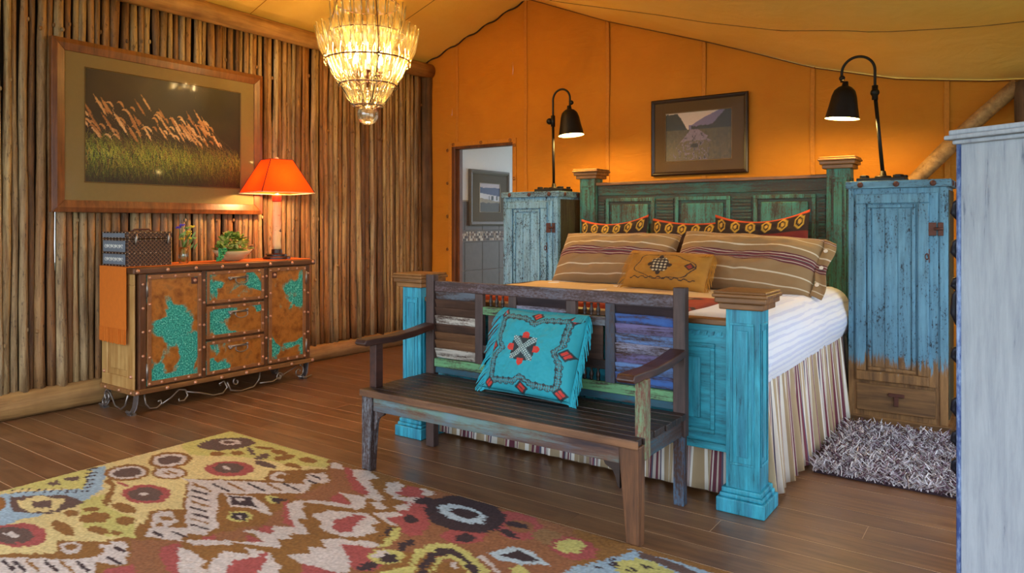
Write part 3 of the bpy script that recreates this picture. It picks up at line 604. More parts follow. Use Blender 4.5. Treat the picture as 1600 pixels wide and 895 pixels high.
for x in (-5.545,-5.155): inst('rivet', RV, (x,Y0,.265), sb)
for (y, w) in ((Y0+.03,.05),(3.105,.035),(3.66,.035),(Y1-.075,.045)):
    st = part('stile', bx((XF-.02,y,.175),(XF,y+w,ZC-.045)), M_mesz, sb, .003)
    for k in range(5): rivet(y+w/2, .24+k*.17, st, small=True)
def door_(y0, y1, seed, bias, hinge, latch, n):
    d = part('door', bx((XF-.02,y0,.19),(XF-.002,y1,ZC-.055)), copper('verdigris_copper_%d'%n, seed, bias), sb, .002); d['label'] = 'copper door with verdigris patches'
    fm = MB()
    for a, b, c, e in ((y0,y1,.19,.222),(y0,y1,ZC-.087,ZC-.055),(y0,y0+.03,.222,ZC-.087),(y1-.03,y1,.222,ZC-.087)): fm.box((XF-.003,a,c),(XF+.006,b,e))
    part('frame_strip', fm, M_frame, d, .002)
    for k in range(5): rivet(y0+.015, .205+k*.19, d, XF+.007, True); rivet(y1-.015, .205+k*.19, d, XF+.007, True)
    for k in (1,2,3):
        rivet(y0+(y1-y0)*k/4, .206, d, XF+.007, True); rivet(y0+(y1-y0)*k/4, ZC-.071, d, XF+.007, True)
    for z in (.24,.83): part('hinge', MB().tube([(XF+.008,hinge,z),(XF+.008,hinge,z+.11)], .008, 8), M_iron, d, smooth=True)
    lp = part('latch', bx((XF-.002,latch-.025,ZC-.14),(XF+.005,latch+.025,ZC-.09)), M_rust, d, .003); rivet(latch, ZC-.115, d, XF+.008)
door_(Y0+.085, 3.10, 1.3, .50, Y0+.082, 3.045, 1); door_(3.70, Y1-.078, 2.9, .515, Y1-.076, 3.755, 2)
for j, (z0, z1) in enumerate(((.19,.445),(.465,.715),(.735,.985))):
    d = part('drawer', bx((XF-.02,3.145,z0),(XF-.003,3.655,z1)), copper('verdigris_copper_drawer_%d'%j, 4.1+j*1.9, .55), sb, .002)
    fm = MB()
    for a, b, c, e in ((3.145,3.655,z0,z0+.026),(3.145,3.655,z1-.026,z1),(3.145,3.17,z0+.026,z1-.026),(3.63,3.655,z0+.026,z1-.026)): fm.box((XF-.003,a,c),(XF+.004,b,e))
    part('frame_strip', fm, M_frame, d, .002)
    for k in range(4): rivet(3.2+k*.135, z0+.013, d, XF+.005, True); rivet(3.2+k*.135, z1-.013, d, XF+.005, True)
    for z in (z0+.07,z0+.18): rivet(3.642, z, d, XF+.005, True)
    zc = (z0+z1)/2+.045
    h = MB(); h.box((XF-.003,3.33,zc+.012),(XF+.003,3.51,zc+.03)); h.ball((XF+.008,3.345,zc+.012), .014, 8, 6); h.ball((XF+.008,3.495,zc+.03), .010, 8, 6); h.tube([(XF+.014,3.385+.055*(1-math.cos(a)),zc-.0-.030*math.sin(a)) for a in np.linspace(-.5,math.pi+.5,16)], .005, 6)
    part('handle', h, M_iron, d, smooth=True)
def scroll(c, u, r0, r1, a0, a1, n=26):
    # spiral in the plane spanned by u (horizontal unit vector) and z
    return [Vector(c)+Vector(u)*(r*math.cos(a))+Vector((0,0,r*math.sin(a))) for r, a in zip(np.linspace(r0,r1,n), np.linspace(a0,a1,n))]
YU = (0,1,0); XU = (1,0,0); xs = XF-.03
def curl(pts, name='scroll', r=.0065): part(name, MB().tube(pts, r, 7), M_iron, sb, smooth=True)
yA = Y0+.06
curl([Vector((xs,yA+.02,.13)),Vector((xs,yA+.03,.06)),Vector((xs,yA+.06,.022)),Vector((xs,yA+.11,.016)),Vector((xs,yA+.15,.04)),Vector((xs,yA+.14,.066)),Vector((xs,yA+.12,.06))])
curl([Vector((xs,yA+.15,.036)),Vector((xs,yA+.22,.07)),Vector((xs,yA+.28,.118)),Vector((xs,yA+.33,.105)),Vector((xs,yA+.35,.06)),Vector((xs,yA+.32,.028)),Vector((xs,yA+.28,.03)),Vector((xs,yA+.28,.05))])
curl([Vector((xs,yA+.34,.09)),Vector((xs,yA+.45,.06)),Vector((xs,yA+.56,.02)),Vector((xs,yA+.64,.02)),Vector((xs,yA+.68,.06)),Vector((xs,yA+.65,.115)),Vector((xs,yA+.61,.10)),Vector((xs,yA+.62,.085))])
curl([Vector((xs,yA+.68,.10)),Vector((xs,yA+.71,.03)),Vector((xs,yA+.80,.008)),Vector((xs,yA+.92,.02)),Vector((xs,yA+.97,.07)),Vector((xs,yA+.98,.125))])
curl(scroll((xs,yA+.76,.09), YU, .03, .008, 2, 7.5)); curl([Vector((xs,yA+.98,.04)),Vector((xs,yA+1.1,.03)),Vector((xs,yA+1.22,.075)),Vector((xs,yA+1.34,.12))]); curl(scroll((xs,yA+1.17,.06), YU, .035, .009, 0, 8)); curl(scroll((xs,yA+1.37,.07), YU, .055, .01, 1.4, -6.5)); curl([Vector((xs,yA+1.36,.03)),Vector((xs+.03,yA+1.42,.012)),Vector((xs+.05,yA+1.47,.03))])
curl([Vector((-5.5,Y0,.13)),Vector((-5.45,Y0,.11)),Vector((-5.38,Y0,.03)),Vector((-5.3,Y0,.016)),Vector((-5.24,Y0,.05)),Vector((-5.2,Y0,.13))]); curl(scroll((-5.5,Y0,.085), XU, .045, .012, 1.5, 9)); curl(scroll((-5.54,Y0,.035), XU, .035, .02, 1, 6.5))
for yy in (Y0+.02, Y1-.05):
    for xx in (XF-.03,-5.52):
        m = MB(); pr = [(0,.14),(.004,.09),(.012,.05),(.028,.022),(.05,.012),(.062,.024),(.052,.036),(.044,.03)]
        for k in range(len(pr)-1):
            a, b = pr[k], pr[k+1]; o_ = .006; m.add([(xx-.03,yy-a[0],a[1]),(xx+.03,yy-a[0],a[1]),(xx+.03,yy-b[0],b[1]),(xx-.03,yy-b[0],b[1]),(xx-.03,yy-a[0]+o_,a[1]-o_),(xx+.03,yy-a[0]+o_,a[1]-o_),(xx+.03,yy-b[0]+o_,b[1]-o_),(xx-.03,yy-b[0]+o_,b[1]-o_)], bx((0,0,0),(1,1,1)).f)
        m.box((xx-.03,yy-.05,0),(xx+.03,yy-.012,.014)); part('foot', m, flat('polished_iron',(150,150,156),.3,.9), sb, .002)
# suede runner
M_suede = flat('rust_suede', (206,106,16), .85, 0., .12, 30)
run = thing('table_runner', 'rust orange suede runner with fringed ends over the sideboard', 'table runner', (-5.35,3.38,1.04))
r_ = MB(); xa, xb = -5.555, -5.17
r_.box((xa,Y0-.026,ZC+.0005),(xb,Y1+.026,ZC+.0045)); r_.box((xa,Y0-.030,.60),(xb,Y0-.0255,ZC+.0045)); r_.box((xa,Y1+.0255,.62),(xb,Y1+.030,ZC+.0045)); part('cloth', r_, M_suede, run, .001)
for yy, zt in ((Y0-.028,.60),(Y1+.028,.62)):
    f = MB()
    for k in range(44): x = xa+.005+(xb-xa-.01)*k/43; f.box((x-.0035,yy-.002+random.uniform(-.004,.002),zt-.10-random.random()*.012),(x+.003,yy+.001,zt))
    part('fringe', f, M_suede, run)['kind'] = 'stuff'
# studded trunk
tr = thing('trunk', 'dark brown embossed leather trunk with metal end panels on the sideboard', 'trunk', (-5.39,2.78,ZC+.005))
tx0, tx1, ty0, ty1, tz = -5.575, -5.205, 2.60, 2.925, ZC+.005
def trunk_mat():
    t = NT('embossed_leather'); v = t.n('TexCoord').outputs['Object']; p = t.n('SeparateXYZ', {0:v}); a = t.math('SINE', t.math('MULTIPLY', t.math('ADD', p.outputs[1], p.outputs[2]), 105.)); b = t.math('SINE', t.math('MULTIPLY', t.math('SUBTRACT', p.outputs[1], p.outputs[2]), 105.))
    h = t.math('MAXIMUM', t.math('ABSOLUTE', a), t.math('ABSOLUTE', b)); m = t.ramp(h, [(.94,0),(.99,1)]); n = t.noise(t.coord((40,40,40)), 1, 4)
    c = t.mix(m, lin((52,30,18)), lin((116,82,56))); c = t.mix(t.ramp(n, [(.68,0),(.74,.6)]), c, lin((170,140,110))); return t.pbr(c, .45, .1, t.bump(h, .6, .004))
part('box', bx((tx0,ty0,tz),(tx1,ty1,tz+.195)), trunk_mat(), tr, .004); lid = part('lid', bx((tx0-.004,ty0-.004,tz+.197),(tx1+.004,ty1+.004,tz+.25)), trunk_mat(), tr, .008)
M_tin = flat('blue_grey_tin', (128,140,152), .45, .4); M_tinp = flat('pale_scrollwork', (206,204,196), .5)
for z0, z1 in ((.012,.088),(.104,.185)):
    e = part('end_panel', bx((tx0+.02,ty0-.006,tz+z0),(tx1-.03,ty0,tz+z1)), M_tin, tr, .002)
    for k in range(9):
        x = tx0+.06+k*.03; part('scrollwork', MB().tube([(x+.013*math.cos(a)+.01*a/6,ty0-.007,tz+(z0+z1)/2+.012*math.sin(a*(1+k%2))) for a in np.linspace(0,5,10)], .0025, 5), M_tinp, e)
part('end_panel', bx((tx0+.02,ty0-.009,tz+.208),(tx1-.03,ty0-.004,tz+.24)), M_tin, lid, .002)
for y in (2.66,2.90): part('hasp', MB().tube([(tx1+.008,y,tz+.235),(tx1+.016,y-.004,tz+.21),(tx1+.012,y-.006,tz+.17),(tx1+.006,y-.004,tz+.155)], [.006,.009,.008,.004], 8), M_iron, tr, smooth=True)
st = mesh('stud', MB().ball((0,0,0), .004, 6, 4), flat('pale_stud',(196,176,150),.35,.7), smooth=True)
for z in (.006,.095,.19,.205,.244):
    for k in range(9): inst('stud', st, (tx1+.003,ty0+.01+k*.039,tz+z), tr)
    for k in range(8): inst('stud', st, (tx0+.02+k*.047,ty0-.004,tz+z), tr)
part('handle', MB().tube([(-5.35,2.70,tz+.25),(-5.35,2.72,tz+.264),(-5.35,2.83,tz+.266),(-5.35,2.85,tz+.25)], .007, 8), M_rust, tr, smooth=True)
# glass of wild flowers
def thin_glass(name, tint, diff=.25, gl=.16, rough=.05, fk=.8, edge=.9):
    t = NT(name); lw = t.n('LayerWeight', {0:.35}).outputs['Facing']; tr_ = t.n('BsdfTransparent', {0:t.mix(t.ramp(lw,[(.45,0),(.95,1)]), tint, tuple(q*edge for q in tint[:3])+(1,))}).outputs[0]; gs = t.n('BsdfGlossy', {0:(1,1,1,1),'Roughness':rough}).outputs[0]; tl = t.n('BsdfTranslucent', {0:tint}).outputs[0]
    a = t.n('MixShader', {0:diff,1:tr_,2:tl}).outputs[0]; fr_ = t.n('Fresnel', {0:1.45}).outputs[0]; b = t.n('MixShader', {0:t.math('ADD', t.math('MULTIPLY', fr_, fk), gl*.5),1:a,2:gs}).outputs[0]
    t.t.links.new(b, t.out.inputs[0]); return t.m
M_glass = thin_glass('clear_glass', (.94,.97,.95,1), .06)
vz = ZC+.005; vx, vy = -5.30, 3.075
va = thing('flower_vase', 'small clear glass with purple and yellow wild flowers beside the trunk', 'vase', (vx,vy,vz))
part('glass', MB().lathe([(.030,0),(.034,.004),(.036,.06),(.036,.125),(.033,.125),(.033,.06),(.031,.01),(.001,.008)], 20, (vx,vy,vz), caps=False), M_glass, va, smooth=True)
M_stem = flat('green_stem', (86,124,52), .7); M_pur = flat('purple_petal', (92,62,168), .7); M_yel = flat('yellow_petal', (222,196,50), .7); M_leafy = flat('pale_leaf', (132,164,92), .7)
for k in range(11):
    a = random.random()*6.3; e = .03+.055*random.random(); hgt = .18+.12*random.random(); q = Vector((vx+e*math.cos(a),vy+e*math.sin(a),vz+hgt))
    s_ = part('stem', MB().tube([(vx+.015*math.cos(a+2),vy+.015*math.sin(a+2),vz+.012),(vx,vy,vz+.1),q], .0018, 5), M_stem, va)
    m = MB()
    for j in range(6):
        b = j*1.05; m.ball((q.x+.012*math.cos(b),q.y+.012*math.sin(b),q.z+.006*(j%2)), .011, 6, 4, (1,1,.6))
    part('flower', m, (M_pur if q.y < vy else M_yel) if k % 3 else M_leafy, va, smooth=True)
    part('leaf', MB().add([q-Vector((0,0,.09)),q+Vector((.012,.02,-.055)),q+Vector((0,.035,-.03)),q+Vector((-.012,.012,-.06))], [(0,1,2,3)]), M_leafy, va)
# dough bowl with leafy succulent and grapes of beads
bxx, byy = -5.30, 3.50
bo = thing('dough_bowl', 'pale carved wooden bowl of green foliage on the sideboard', 'bowl', (bxx,byy,vz))
bm_ = MB(); n = 28; pr = [(.25,0),(.55,.012),(.85,.045),(1.0,.072),(.95,.073),(.8,.05),(.5,.022),(.001,.018)]
for r, z in pr:
    for k in range(n):
        a = 2*math.pi*k/n; bm_.v.append((bxx+r*.10*math.cos(a), byy+r*.175*math.sin(a), vz+z*1.15+ .012*abs(math.sin(a))**3*(r > .8)))
for i in range(len(pr)-1):
    for k in range(n): bm_.f.append((i*n+k,i*n+(k+1)%n,(i+1)*n+(k+1)%n,(i+1)*n+k))
bm_.f.append(tuple(range(n))); part('bowl', bm_, wood('pale_bowl_wood',(196,164,120),(226,204,164),'y',.6), bo, smooth=True)
part('bowl_handle', MB().tube([(bxx,byy+.16,vz+.07),(bxx,byy+.195,vz+.095),(bxx,byy+.185,vz+.125),(bxx,byy+.165,vz+.11)], .012, 8), M_oak, bo, smooth=True)
part('moss', MB().ball((bxx,byy,vz+.07), .115, 14, 8, (.75,1.3,.36)), flat('green_moss',(78,110,36),.9,var=.6,sc=120), bo, smooth=True)
lf = MB().add([(0,0,0),(.014,.02,.004),(.012,.045,.010),(0,.062,.006),(-.012,.045,.010),(-.014,.02,.004),(0,.03,-.004)], [(0,1,6),(1,2,6),(2,3,6),(3,4,6),(4,5,6),(5,0,6)])
lms = [mesh('leaf', lf, flat('leaf_green_%d'%i, c, .55), smooth=True) for i, c in enumerate([(120,150,54),(168,186,86),(196,200,110),(92,128,44)])]
for k in range(190):
    a = random.random()*6.28; e = random.random()**.6; x = bxx+.075*e*math.cos(a); y = byy-.0+.135*e*math.sin(a); z = vz+.095+.115*(1-e*e)+random.uniform(-.01,.01)
    inst('leaf', random.choice(lms), (x,y,z), bo, (random.uniform(-.2,.9), random.uniform(-.5,.5), random.random()*6.28), (.9,.9,.9))
gmt = mesh('berry', MB().ball((0,0,0), .0075, 8, 6), flat('green_berry',(54,150,92),.4), smooth=True)
for k in range(90):
    t = random.random(); w = .022*(1.1-.5*t); x = bxx+.075+.03*t+random.uniform(-w,w); y = byy-.135-.055*t+random.uniform(-w,w)*1.3; z = vz+.012+.085*(1-t)+random.uniform(0,.014)
    inst('berry', gmt, (x,y,z), bo)
# birch lamp with red shade
lx, ly, lz = -5.32, 3.945, ZC+.005
la = thing('table_lamp', 'birch trunk table lamp with glowing orange red pyramid shade', 'lamp', (lx,ly,lz))
part('base', MB().lathe([(.0,0),(.115,0),(.115,.018),(.105,.024),(.085,.026),(.085,.042),(.06,.046),(.045,.05),(.045,.085),(.03,.087)], 28, (lx,ly,lz), caps=False), flat('dark_walnut_base',(48,30,20),.35), la, smooth=False, bevel=.002)
def birch():
    t = NT('birch_bark'); a = t.noise(t.coord((60,60,6)), 1, 4); b = t.noise(t.coord((9,9,30)), 1, 4); k = t.noise(t.coord((12,12,20)), 1, 2)
    c = t.mix(a, lin((206,178,116)), lin((232,214,160))); c = t.mix(t.ramp(b, [(.62,0),(.7,.7)]), c, lin((96,70,40))); return t.pbr(t.mix(t.ramp(k,[(.7,0),(.74,1)]), c, lin((40,28,20))), .6, 0., t.bump(b,.4,.003))
part('trunk', MB().tube([(lx,ly+.003*math.sin(z*30),z) for z in np.linspace(lz+.085,lz+.50,12)], [.037,.036,.035,.037,.035,.034,.036,.034,.034,.033,.034,.033], 16), birch(), la, smooth=True)
part('collar', MB().lathe([(.036,.50),(.038,.51),(.038,.555),(.03,.565),(.012,.57)], 16, (lx,ly,lz)), flat('bead_collar',(176,70,30),.6,var=.6,sc=200), la, smooth=True)
part('harp', MB().tube([(lx,ly,lz+.56),(lx,ly-.05,lz+.64),(lx,ly-.05,lz+.78),(lx,ly,lz+.85)], .003, 6), M_black, la); part('harp', MB().tube([(lx,ly,lz+.56),(lx,ly+.05,lz+.64),(lx,ly+.05,lz+.78),(lx,ly,lz+.85)], .003, 6), M_black, la)
part('finial', MB().ball((lx,ly,lz+.876), .016, 10, 6), flat('bone_finial',(216,204,178),.5), la, smooth=True)
part('bulb', MB().ball((lx,ly,lz+.72), .03, 12, 8, (1,1,1.25)), glow('lamp_bulb', (1,.66,.30,1), 40), la, smooth=True)
def shade_mat():
    t = NT('orange_red_shade'); f = t.noise(t.coord((90,90,160)), 1, 3); c = t.mix(f, lin((206,76,26)), lin((232,104,40)))
    d = t.n('BsdfDiffuse', {0:c}).outputs[0]; tl = t.n('BsdfTranslucent', {0:t.mix(.5, c, (1.,.36,.06,1))}).outputs[0]; t.t.links.new(t.n('MixShader', {0:.34,1:d,2:tl}).outputs[0], t.out.inputs[0]); return t.m
sz0, sz1, hb_, ht_ = lz+.575, lz+.865, .238, .10; rot = Matrix.Rotation(math.radians(-12),3,'Z')
def cnr(h, z): return [Vector((lx,ly,z))+rot@Vector((a*h,b*h,0)) for a, b in ((-1,-1),(1,-1),(1,1),(-1,1))]
lo, hi = cnr(hb_, sz0), cnr(ht_, sz1); m_sh = shade_mat()
for k in range(4):
    j = (k+1)%4; c_ = (lo[k]+lo[j]+hi[k]+hi[j])/4-Vector((lx,ly,0)); c_.z = 0; nrm = c_.normalized()*.003
    part('shade_panel', MB().add([lo[k],lo[j],hi[j],hi[k],lo[k]-nrm,lo[j]-nrm,hi[j]-nrm,hi[k]-nrm], [(0,1,2,3),(7,6,5,4),(0,4,5,1),(1,5,6,2),(2,6,7,3),(3,7,4,0)]), m_sh, la)
    part('shade_rib', MB().tube([lo[k],hi[k]], .0035, 6), flat('dark_rib',(84,24,10),.8), la); part('shade_trim', MB().tube([lo[k],lo[j]], .0045, 6), flat('cream_trim',(212,190,150),.8), la); part('shade_trim', MB().tube([hi[k],hi[j]], .003, 6), flat('red_trim',(150,40,14),.8), la)
lamp('lamp_light', (lx,ly,lz+.635), TABLE_W, (1,.66,.26), .035, la)
# ================================================================== tall bedside cabinets
def nightstand(x0, x1, label, pa, pb, cover, speck, side):
    y0, y1, H_ = 5.36, 5.765, 1.64
    t = thing('bedside_cabinet', label, 'cabinet', ((x0+x1)/2,y0+.2,0), 0, 'tall bedside cabinets')
    w1, w2 = (84,58,34), (162,118,68); nm = label[:4]
    mz = paint('cabinet_paint_up_'+nm, pa, pb, (34,40,48), (50,56,60), cover, 'z', .6, 34, speck, p3=tuple(min(255,int(q*1.12)) for q in pa))
    t_ = paint('cabinet_fade_'+nm, pa, pb, (26,34,42), (44,54,60), cover, 'z', .6, 30, speck, fade=(.30,.60) if cover > .7 else (-3.,-2.), soft=.045, fw=(w1,w2), p3=tuple(min(255,int(q*1.12)) for q in pa)); mx = paint('cabinet_paint_across_'+nm, tuple(int(q*.85) for q in pa), pb, (40,40,44), (70,66,62), cover, 'x', .6, 34, speck)
    w_ = wood('cabinet_bare_'+nm, w1, w2, 'x', .55)
    body = part('body', bx((x0,y0,.05),(x1,y1,1.59)), t_, t, .003)
    part('side_panel', bx((x1-.001,y0+.035,.09),(x1+.006,y1-.03,1.57)), side, t, .003); part('side_panel', bx((x0-.006,y0+.035,.09),(x0+.001,y1-.03,1.57)), side, t, .003)
    lid = part('lid', bx((x0-.018,y0-.022,1.59),(x1+.018,y1,H_)), mx, t, .004)
    bn = mesh('bolt', MB().ball((0,0,0), .019, 10, 6, (1,.45,1)), M_rust, smooth=True)
    for k in (.13,.5,.86): inst('bolt', bn, (x0+(x1-x0)*k,y0-.024,1.614), lid)
    for k in (.2,.75): inst('bolt', bn, (x1+.02,y0+(y1-y0)*k,1.614), lid, (0,0,math.pi/2))
    a, b = x0+.045, x1-.055
    d = part('door', bx((a,y0-.012,.295),(b,y0,1.555)), t_, t, .003)
    part('door_frame', frame_trim(MB(), a+.004, b-.05, .30, 1.55, y0-.012, .062, .020), t_, d, .006); part('inner_moulding', frame_trim(MB(), a+.075, b-.125, .37, 1.48, y0-.012, .022, .014), t_, d, .005)
    wv = (b-.15-a-.10)/3
    for k in range(3): part('plank', bx((a+.1+wv*k+.0025,y0-.017,.395),(a+.1+wv*(k+1)-.0025,y0-.012,1.455)), t_, d, .002)
    la_ = part('latch', bx((b-.055,y0-.03,1.275),(b-.008,y0-.022,1.36)), M_rust, d, .003); part('latch_pin', MB().tube([(b-.02,y0-.036,1.32),(b+.03,y0-.036,1.32)], .009, 8), M_rust, d, smooth=True); part('latch_plate', bx((b-.0,y0-.02,1.275),(b+.03,y0-.002,1.36)), M_rust, d, .002)
    part('escutcheon', bx((b-.075,y0-.028,1.10),(b-.045,y0-.022,1.19)), M_rust, d, .003); part('key_pull', MB().ring((b-.06,y0-.032,1.14), .018, .005, 16, 6, Matrix.Rotation(math.pi/2,3,'X') @ Matrix.Diagonal((.55,1,1)).to_3x3()), M_rust, d, smooth=True)
    dr = part('drawer', bx((x0+.05,y0-.012,.095),(x1-.07,y0,.275)), w_, t, .004); part('drawer_pull', MB().box((x0+.245,y0-.024,.205),(x0+.34,y0-.010,.228)).box((x0+.278,y0-.03,.145),(x0+.306,y0-.022,.21)), M_rust, dr, .003)
    part('plinth', bx((x0-.02,y0-.022,0),(x1+.02,y1,.058)), w_, t, .004); part('corner_strip', bx((x1-.045,y0-.010,.058),(x1,y0,1.59)), t_, t, .003); part('corner_strip', bx((x0,y0-.010,.058),(x0+.035,y0,1.59)), t_, t, .003)
    return t
M_olive = paint('olive_side', (84,80,48), (70,72,46), (50,40,26), (72,60,38), .5, 'z')
nightstand(-.97,-.385, 'blue weathered bedside cabinet with bare wood foot right of the bed', (92,142,168), (112,164,188), .715, .6, M_olive)
nightstand(-3.89,-3.305, 'pale blue crackled bedside cabinet left of the bed', (122,170,194), (140,186,208), .66, .7, M_olive)
# ================================================================== reading lamps
M_white_in = flat('white_enamel', (236,226,206), .5, var=.03)
def reading_lamp(bx_, jx, arc, shx, shz0, shz1, rs, label, zt, kx):
    y = 5.55; t = thing('reading_lamp', label, 'lamp', (bx_,y,1.64), 0, 'black reading lamps on the bedside cabinets')
    part('base_plate', MB().box((bx_-.155,y-.09,1.64),(bx_+.145,y+.09,1.668)), M_black, t, .006)
    for dx, dy, r in ((-.11,-.055,.03),(.10,-.05,.034),(.125,.05,.022),(-.12,.055,.026)): part('bolt', MB().lathe([(r,0),(r,.016),(r*.7,.02)], 6, (bx_+dx,y+dy,1.668)), M_black, t, .002)
    part('socket', MB().lathe([(.055,0),(.05,.014),(.022,.018),(.016,.05)], 16, (bx_,y,1.668)), M_black, t, smooth=True)
    part('pole', MB().tube([(bx_,y,1.68),(jx,y,zt)], .0125, 10), M_black, t, smooth=True)
    part('arm', MB().tube([(jx,y,zt-.04)]+[(p[0],y,p[1]) for p in arc], .0095, 10), M_black, t, smooth=True)
    k = part('knob', MB().ball((kx,y-.005,zt-.0), .03, 12, 8, (1,1,1)), M_black, t, smooth=True); part('joint', MB().tube([(jx,y,zt-.05),(jx,y,zt+.05)], .02, 10), M_black, t, smooth=True)
    part('swivel', MB().ball((shx+arc_off(arc,shx),y,shz1+.075), .021, 10, 8), M_black, t, smooth=True)
    H = shz1-shz0; pr = [(.018,H+.05),(.022,H+.02),(rs*.42,H+.008),(rs*.62,H*.93),(rs*.74,H*.75),(rs*.86,H*.4),(rs*1.0,.012),(rs*1.03,0)]
    Mr = Matrix.Rotation(math.radians(5 if shx < bx_ else -5),3,'Y')
    sh = part('shade', MB().lathe(pr, 28, (shx,y,shz0), Mr, caps=False), M_black, t, smooth=True)
    pi = [(max(.004,r-.006), z-.004) for r, z in pr[2:-1]]+[(rs*1.015,.001)]; part('shade_lining', MB().lathe(pi, 28, (shx,y,shz0), Mr, caps=False), M_white_in, sh, smooth=True)
    part('bulb', MB().ball((shx,y,shz0+.062), .026, 12, 8), glow('reading_bulb',(1,.72,.40,1),25), t, smooth=True)
    lamp('reading_light', (shx,y,shz0+.018), READ_W, (1,.66,.2), .03, t)
def arc_off(arc, shx): return 0
def arch(x0, z0, x1, z1, top):
    n = 18; cx = (x0+x1)/2; r = abs(x1-x0)/2; zc = top-r; P = [(x0,z0)]
    for k in range(n+1):
        a = math.pi*k/n; P.append((cx+(x0-cx)*math.cos(a), zc+r*math.sin(a)))
    P.append((x1,z1)); return P
reading_lamp(-.785,-.836, arch(-.836,2.27,-1.05,2.36,2.53), -1.048, 2.10, 2.315, .112, 'black bell shaded reading lamp on the right bedside cabinet', 2.265, -.836)
reading_lamp(-3.47,-3.478, arch(-3.478,2.28,-3.30,2.40,2.565), -3.286, 2.142, 2.36, .112, 'black bell shaded reading lamp on the left bedside cabinet', 2.285, -3.512)
# ================================================================== framed pictures
def frame_pts(a0, a1, z0, z1, w, d, bev=.4):
    # picture frame as four mitred rails in local (a, depth, z); front at depth 0, back at d
    out = []
    for k in range(4):
        o = [(a0,z0),(a1,z0),(a1,z1),(a0,z1)]; i = [(a0+w,z0+w),(a1-w,z0+w),(a1-w,z1-w),(a0+w,z1-w)]; j = (k+1)%4
        mid = lambda p, q, t: (p[0]+(q[0]-p[0])*t, p[1]+(q[1]-p[1])*t)
        A, B = o[k], o[j]; Ai, Bi = i[k], i[j]; Am, Bm = mid(A,Ai,bev), mid(B,Bi,bev)
        V = [(A,d),(B,d),(B,.008),(A,.008),(Bm,0),(Am,0),(Bi,.010),(Ai,.010),(Bi,d),(Ai,d)]
        out.append(([(p[0],q,p[1]) for p, q in V], [(0,1,2,3),(3,2,4,5),(5,4,6,7),(7,6,8,9),(9,8,1,0),(0,3,5,7,9),(1,8,6,4,2)]))
    return out
def picture(name, label, base, a0, a1, z0, z1, w, d, fmat, mmat, ia, img, M, fillet=None):
    # M maps local (a, depth, z) to world; ia = opening of the mat (a0,a1,z0,z1); img = (nz,na,3) colours
    t = thing(name, label, 'picture', base)
    for V, F in frame_pts(a0, a1, z0, z1, w, d): part('frame_rail', MB().add([M(p) for p in V], F), fmat, t, .003)
    m = MB(); y = .016; p = [(a0+w,z0+w),(a1-w,z0+w),(a1-w,z1-w),(a0+w,z1-w)]; q = [(ia[0],ia[2]),(ia[1],ia[2]),(ia[1],ia[3]),(ia[0],ia[3])]
    m.add([M((c[0],y,c[1])) for c in p+q]+[M((c[0],y+.004,c[1])) for c in q], [(k,(k+1)%4,4+(k+1)%4,4+k) for k in range(4)]+[(4+k,4+(k+1)%4,8+(k+1)%4,8+k) for k in range(4)]); part('mat_board', m, mmat, t)
    if fillet: 
        for V, F in frame_pts(ia[0]-.008, ia[1]+.008, ia[2]-.008, ia[3]+.008, .008, .006): part('fillet', MB().add([M((v[0],v[1]+.011,v[2])) for v in V], F), fillet, t)
    nz, na, _ = img.shape; g_ = MB()
    for i in range(nz):
        for j in range(na): g_.v.append(tuple(M((ia[0]+(ia[1]-ia[0])*j/(na-1), y+.003, ia[2]+(ia[3]-ia[2])*i/(nz-1)))))
    I = np.arange(nz*na).reshape(nz,na); g_.f = np.stack([I[:-1,:-1],I[:-1,1:],I[1:,1:],I[1:,:-1]], -1).reshape(-1,4).tolist(); g_.col = img.reshape(-1,3); part('photo_print', g_, vcol(name+'_print', .5, 60, .0002), t)
    part('glass_pane', MB().add([M((c[0],.012,c[1])) for c in p], [(0,1,2,3)]), thin_glass(name+'_glass', (.98,.98,.98,1), 0., .0, .05, .05), t)
    part('backing', MB().add([M((c[0],d-.003,c[1])) for c in p], [(0,1,2,3)]), flat(name+'_back',(60,50,40),.9), t); return t
nz, na = 200, 310; Zg, Ag = np.meshgrid(np.linspace(0,1,nz), np.linspace(0,1,na), indexing='ij'); n1 = fbm(Ag*6+3, Zg*4+3, 1, 2); n2 = fbm(Ag*40, Zg*16, 1, 5)
img = lina((34,24,14))*(1-.0)+ (n1[...,None]-.4)*lina((64,46,24))*.9; img = np.clip(img, .004, 1)
R2 = random.Random(3)
def dot(img, x, y, c, s=1, al=1.):
    xi, yi = int(round(x*(img.shape[1]-1))), int(round(y*(img.shape[0]-1)))
    for dx in range(-(s-1), s):
        for dy in range(-(s-1), s):
            if 0 <= xi+dx < img.shape[1] and 0 <= yi+dy < img.shape[0]: img[yi+dy,xi+dx] = img[yi+dy,xi+dx]*(1-al)+np.asarray(c)*al
gh = .30+.10*fbm(Ag*3, Ag*0+2, 2, 7)-.06*Ag; gm_ = Zg < gh
for k in range(2600):
    x = R2.random(); h = .04+.10*R2.random(); y0 = R2.random()*(.36-.08*x); l = R2.uniform(-.05,.02); b = max(.12, 1-1.1*abs(y0-.22)/.25); c = lina(R2.choice([(150,164,50),(120,138,40),(88,104,30),(176,172,70),(160,130,56)]))*b*1.3*(1 if x < .65 else .7)*(.35+.65*R2.random())
    for s in range(14): q = s/13; dot(img, x+l*q*q, y0+h*q, c)
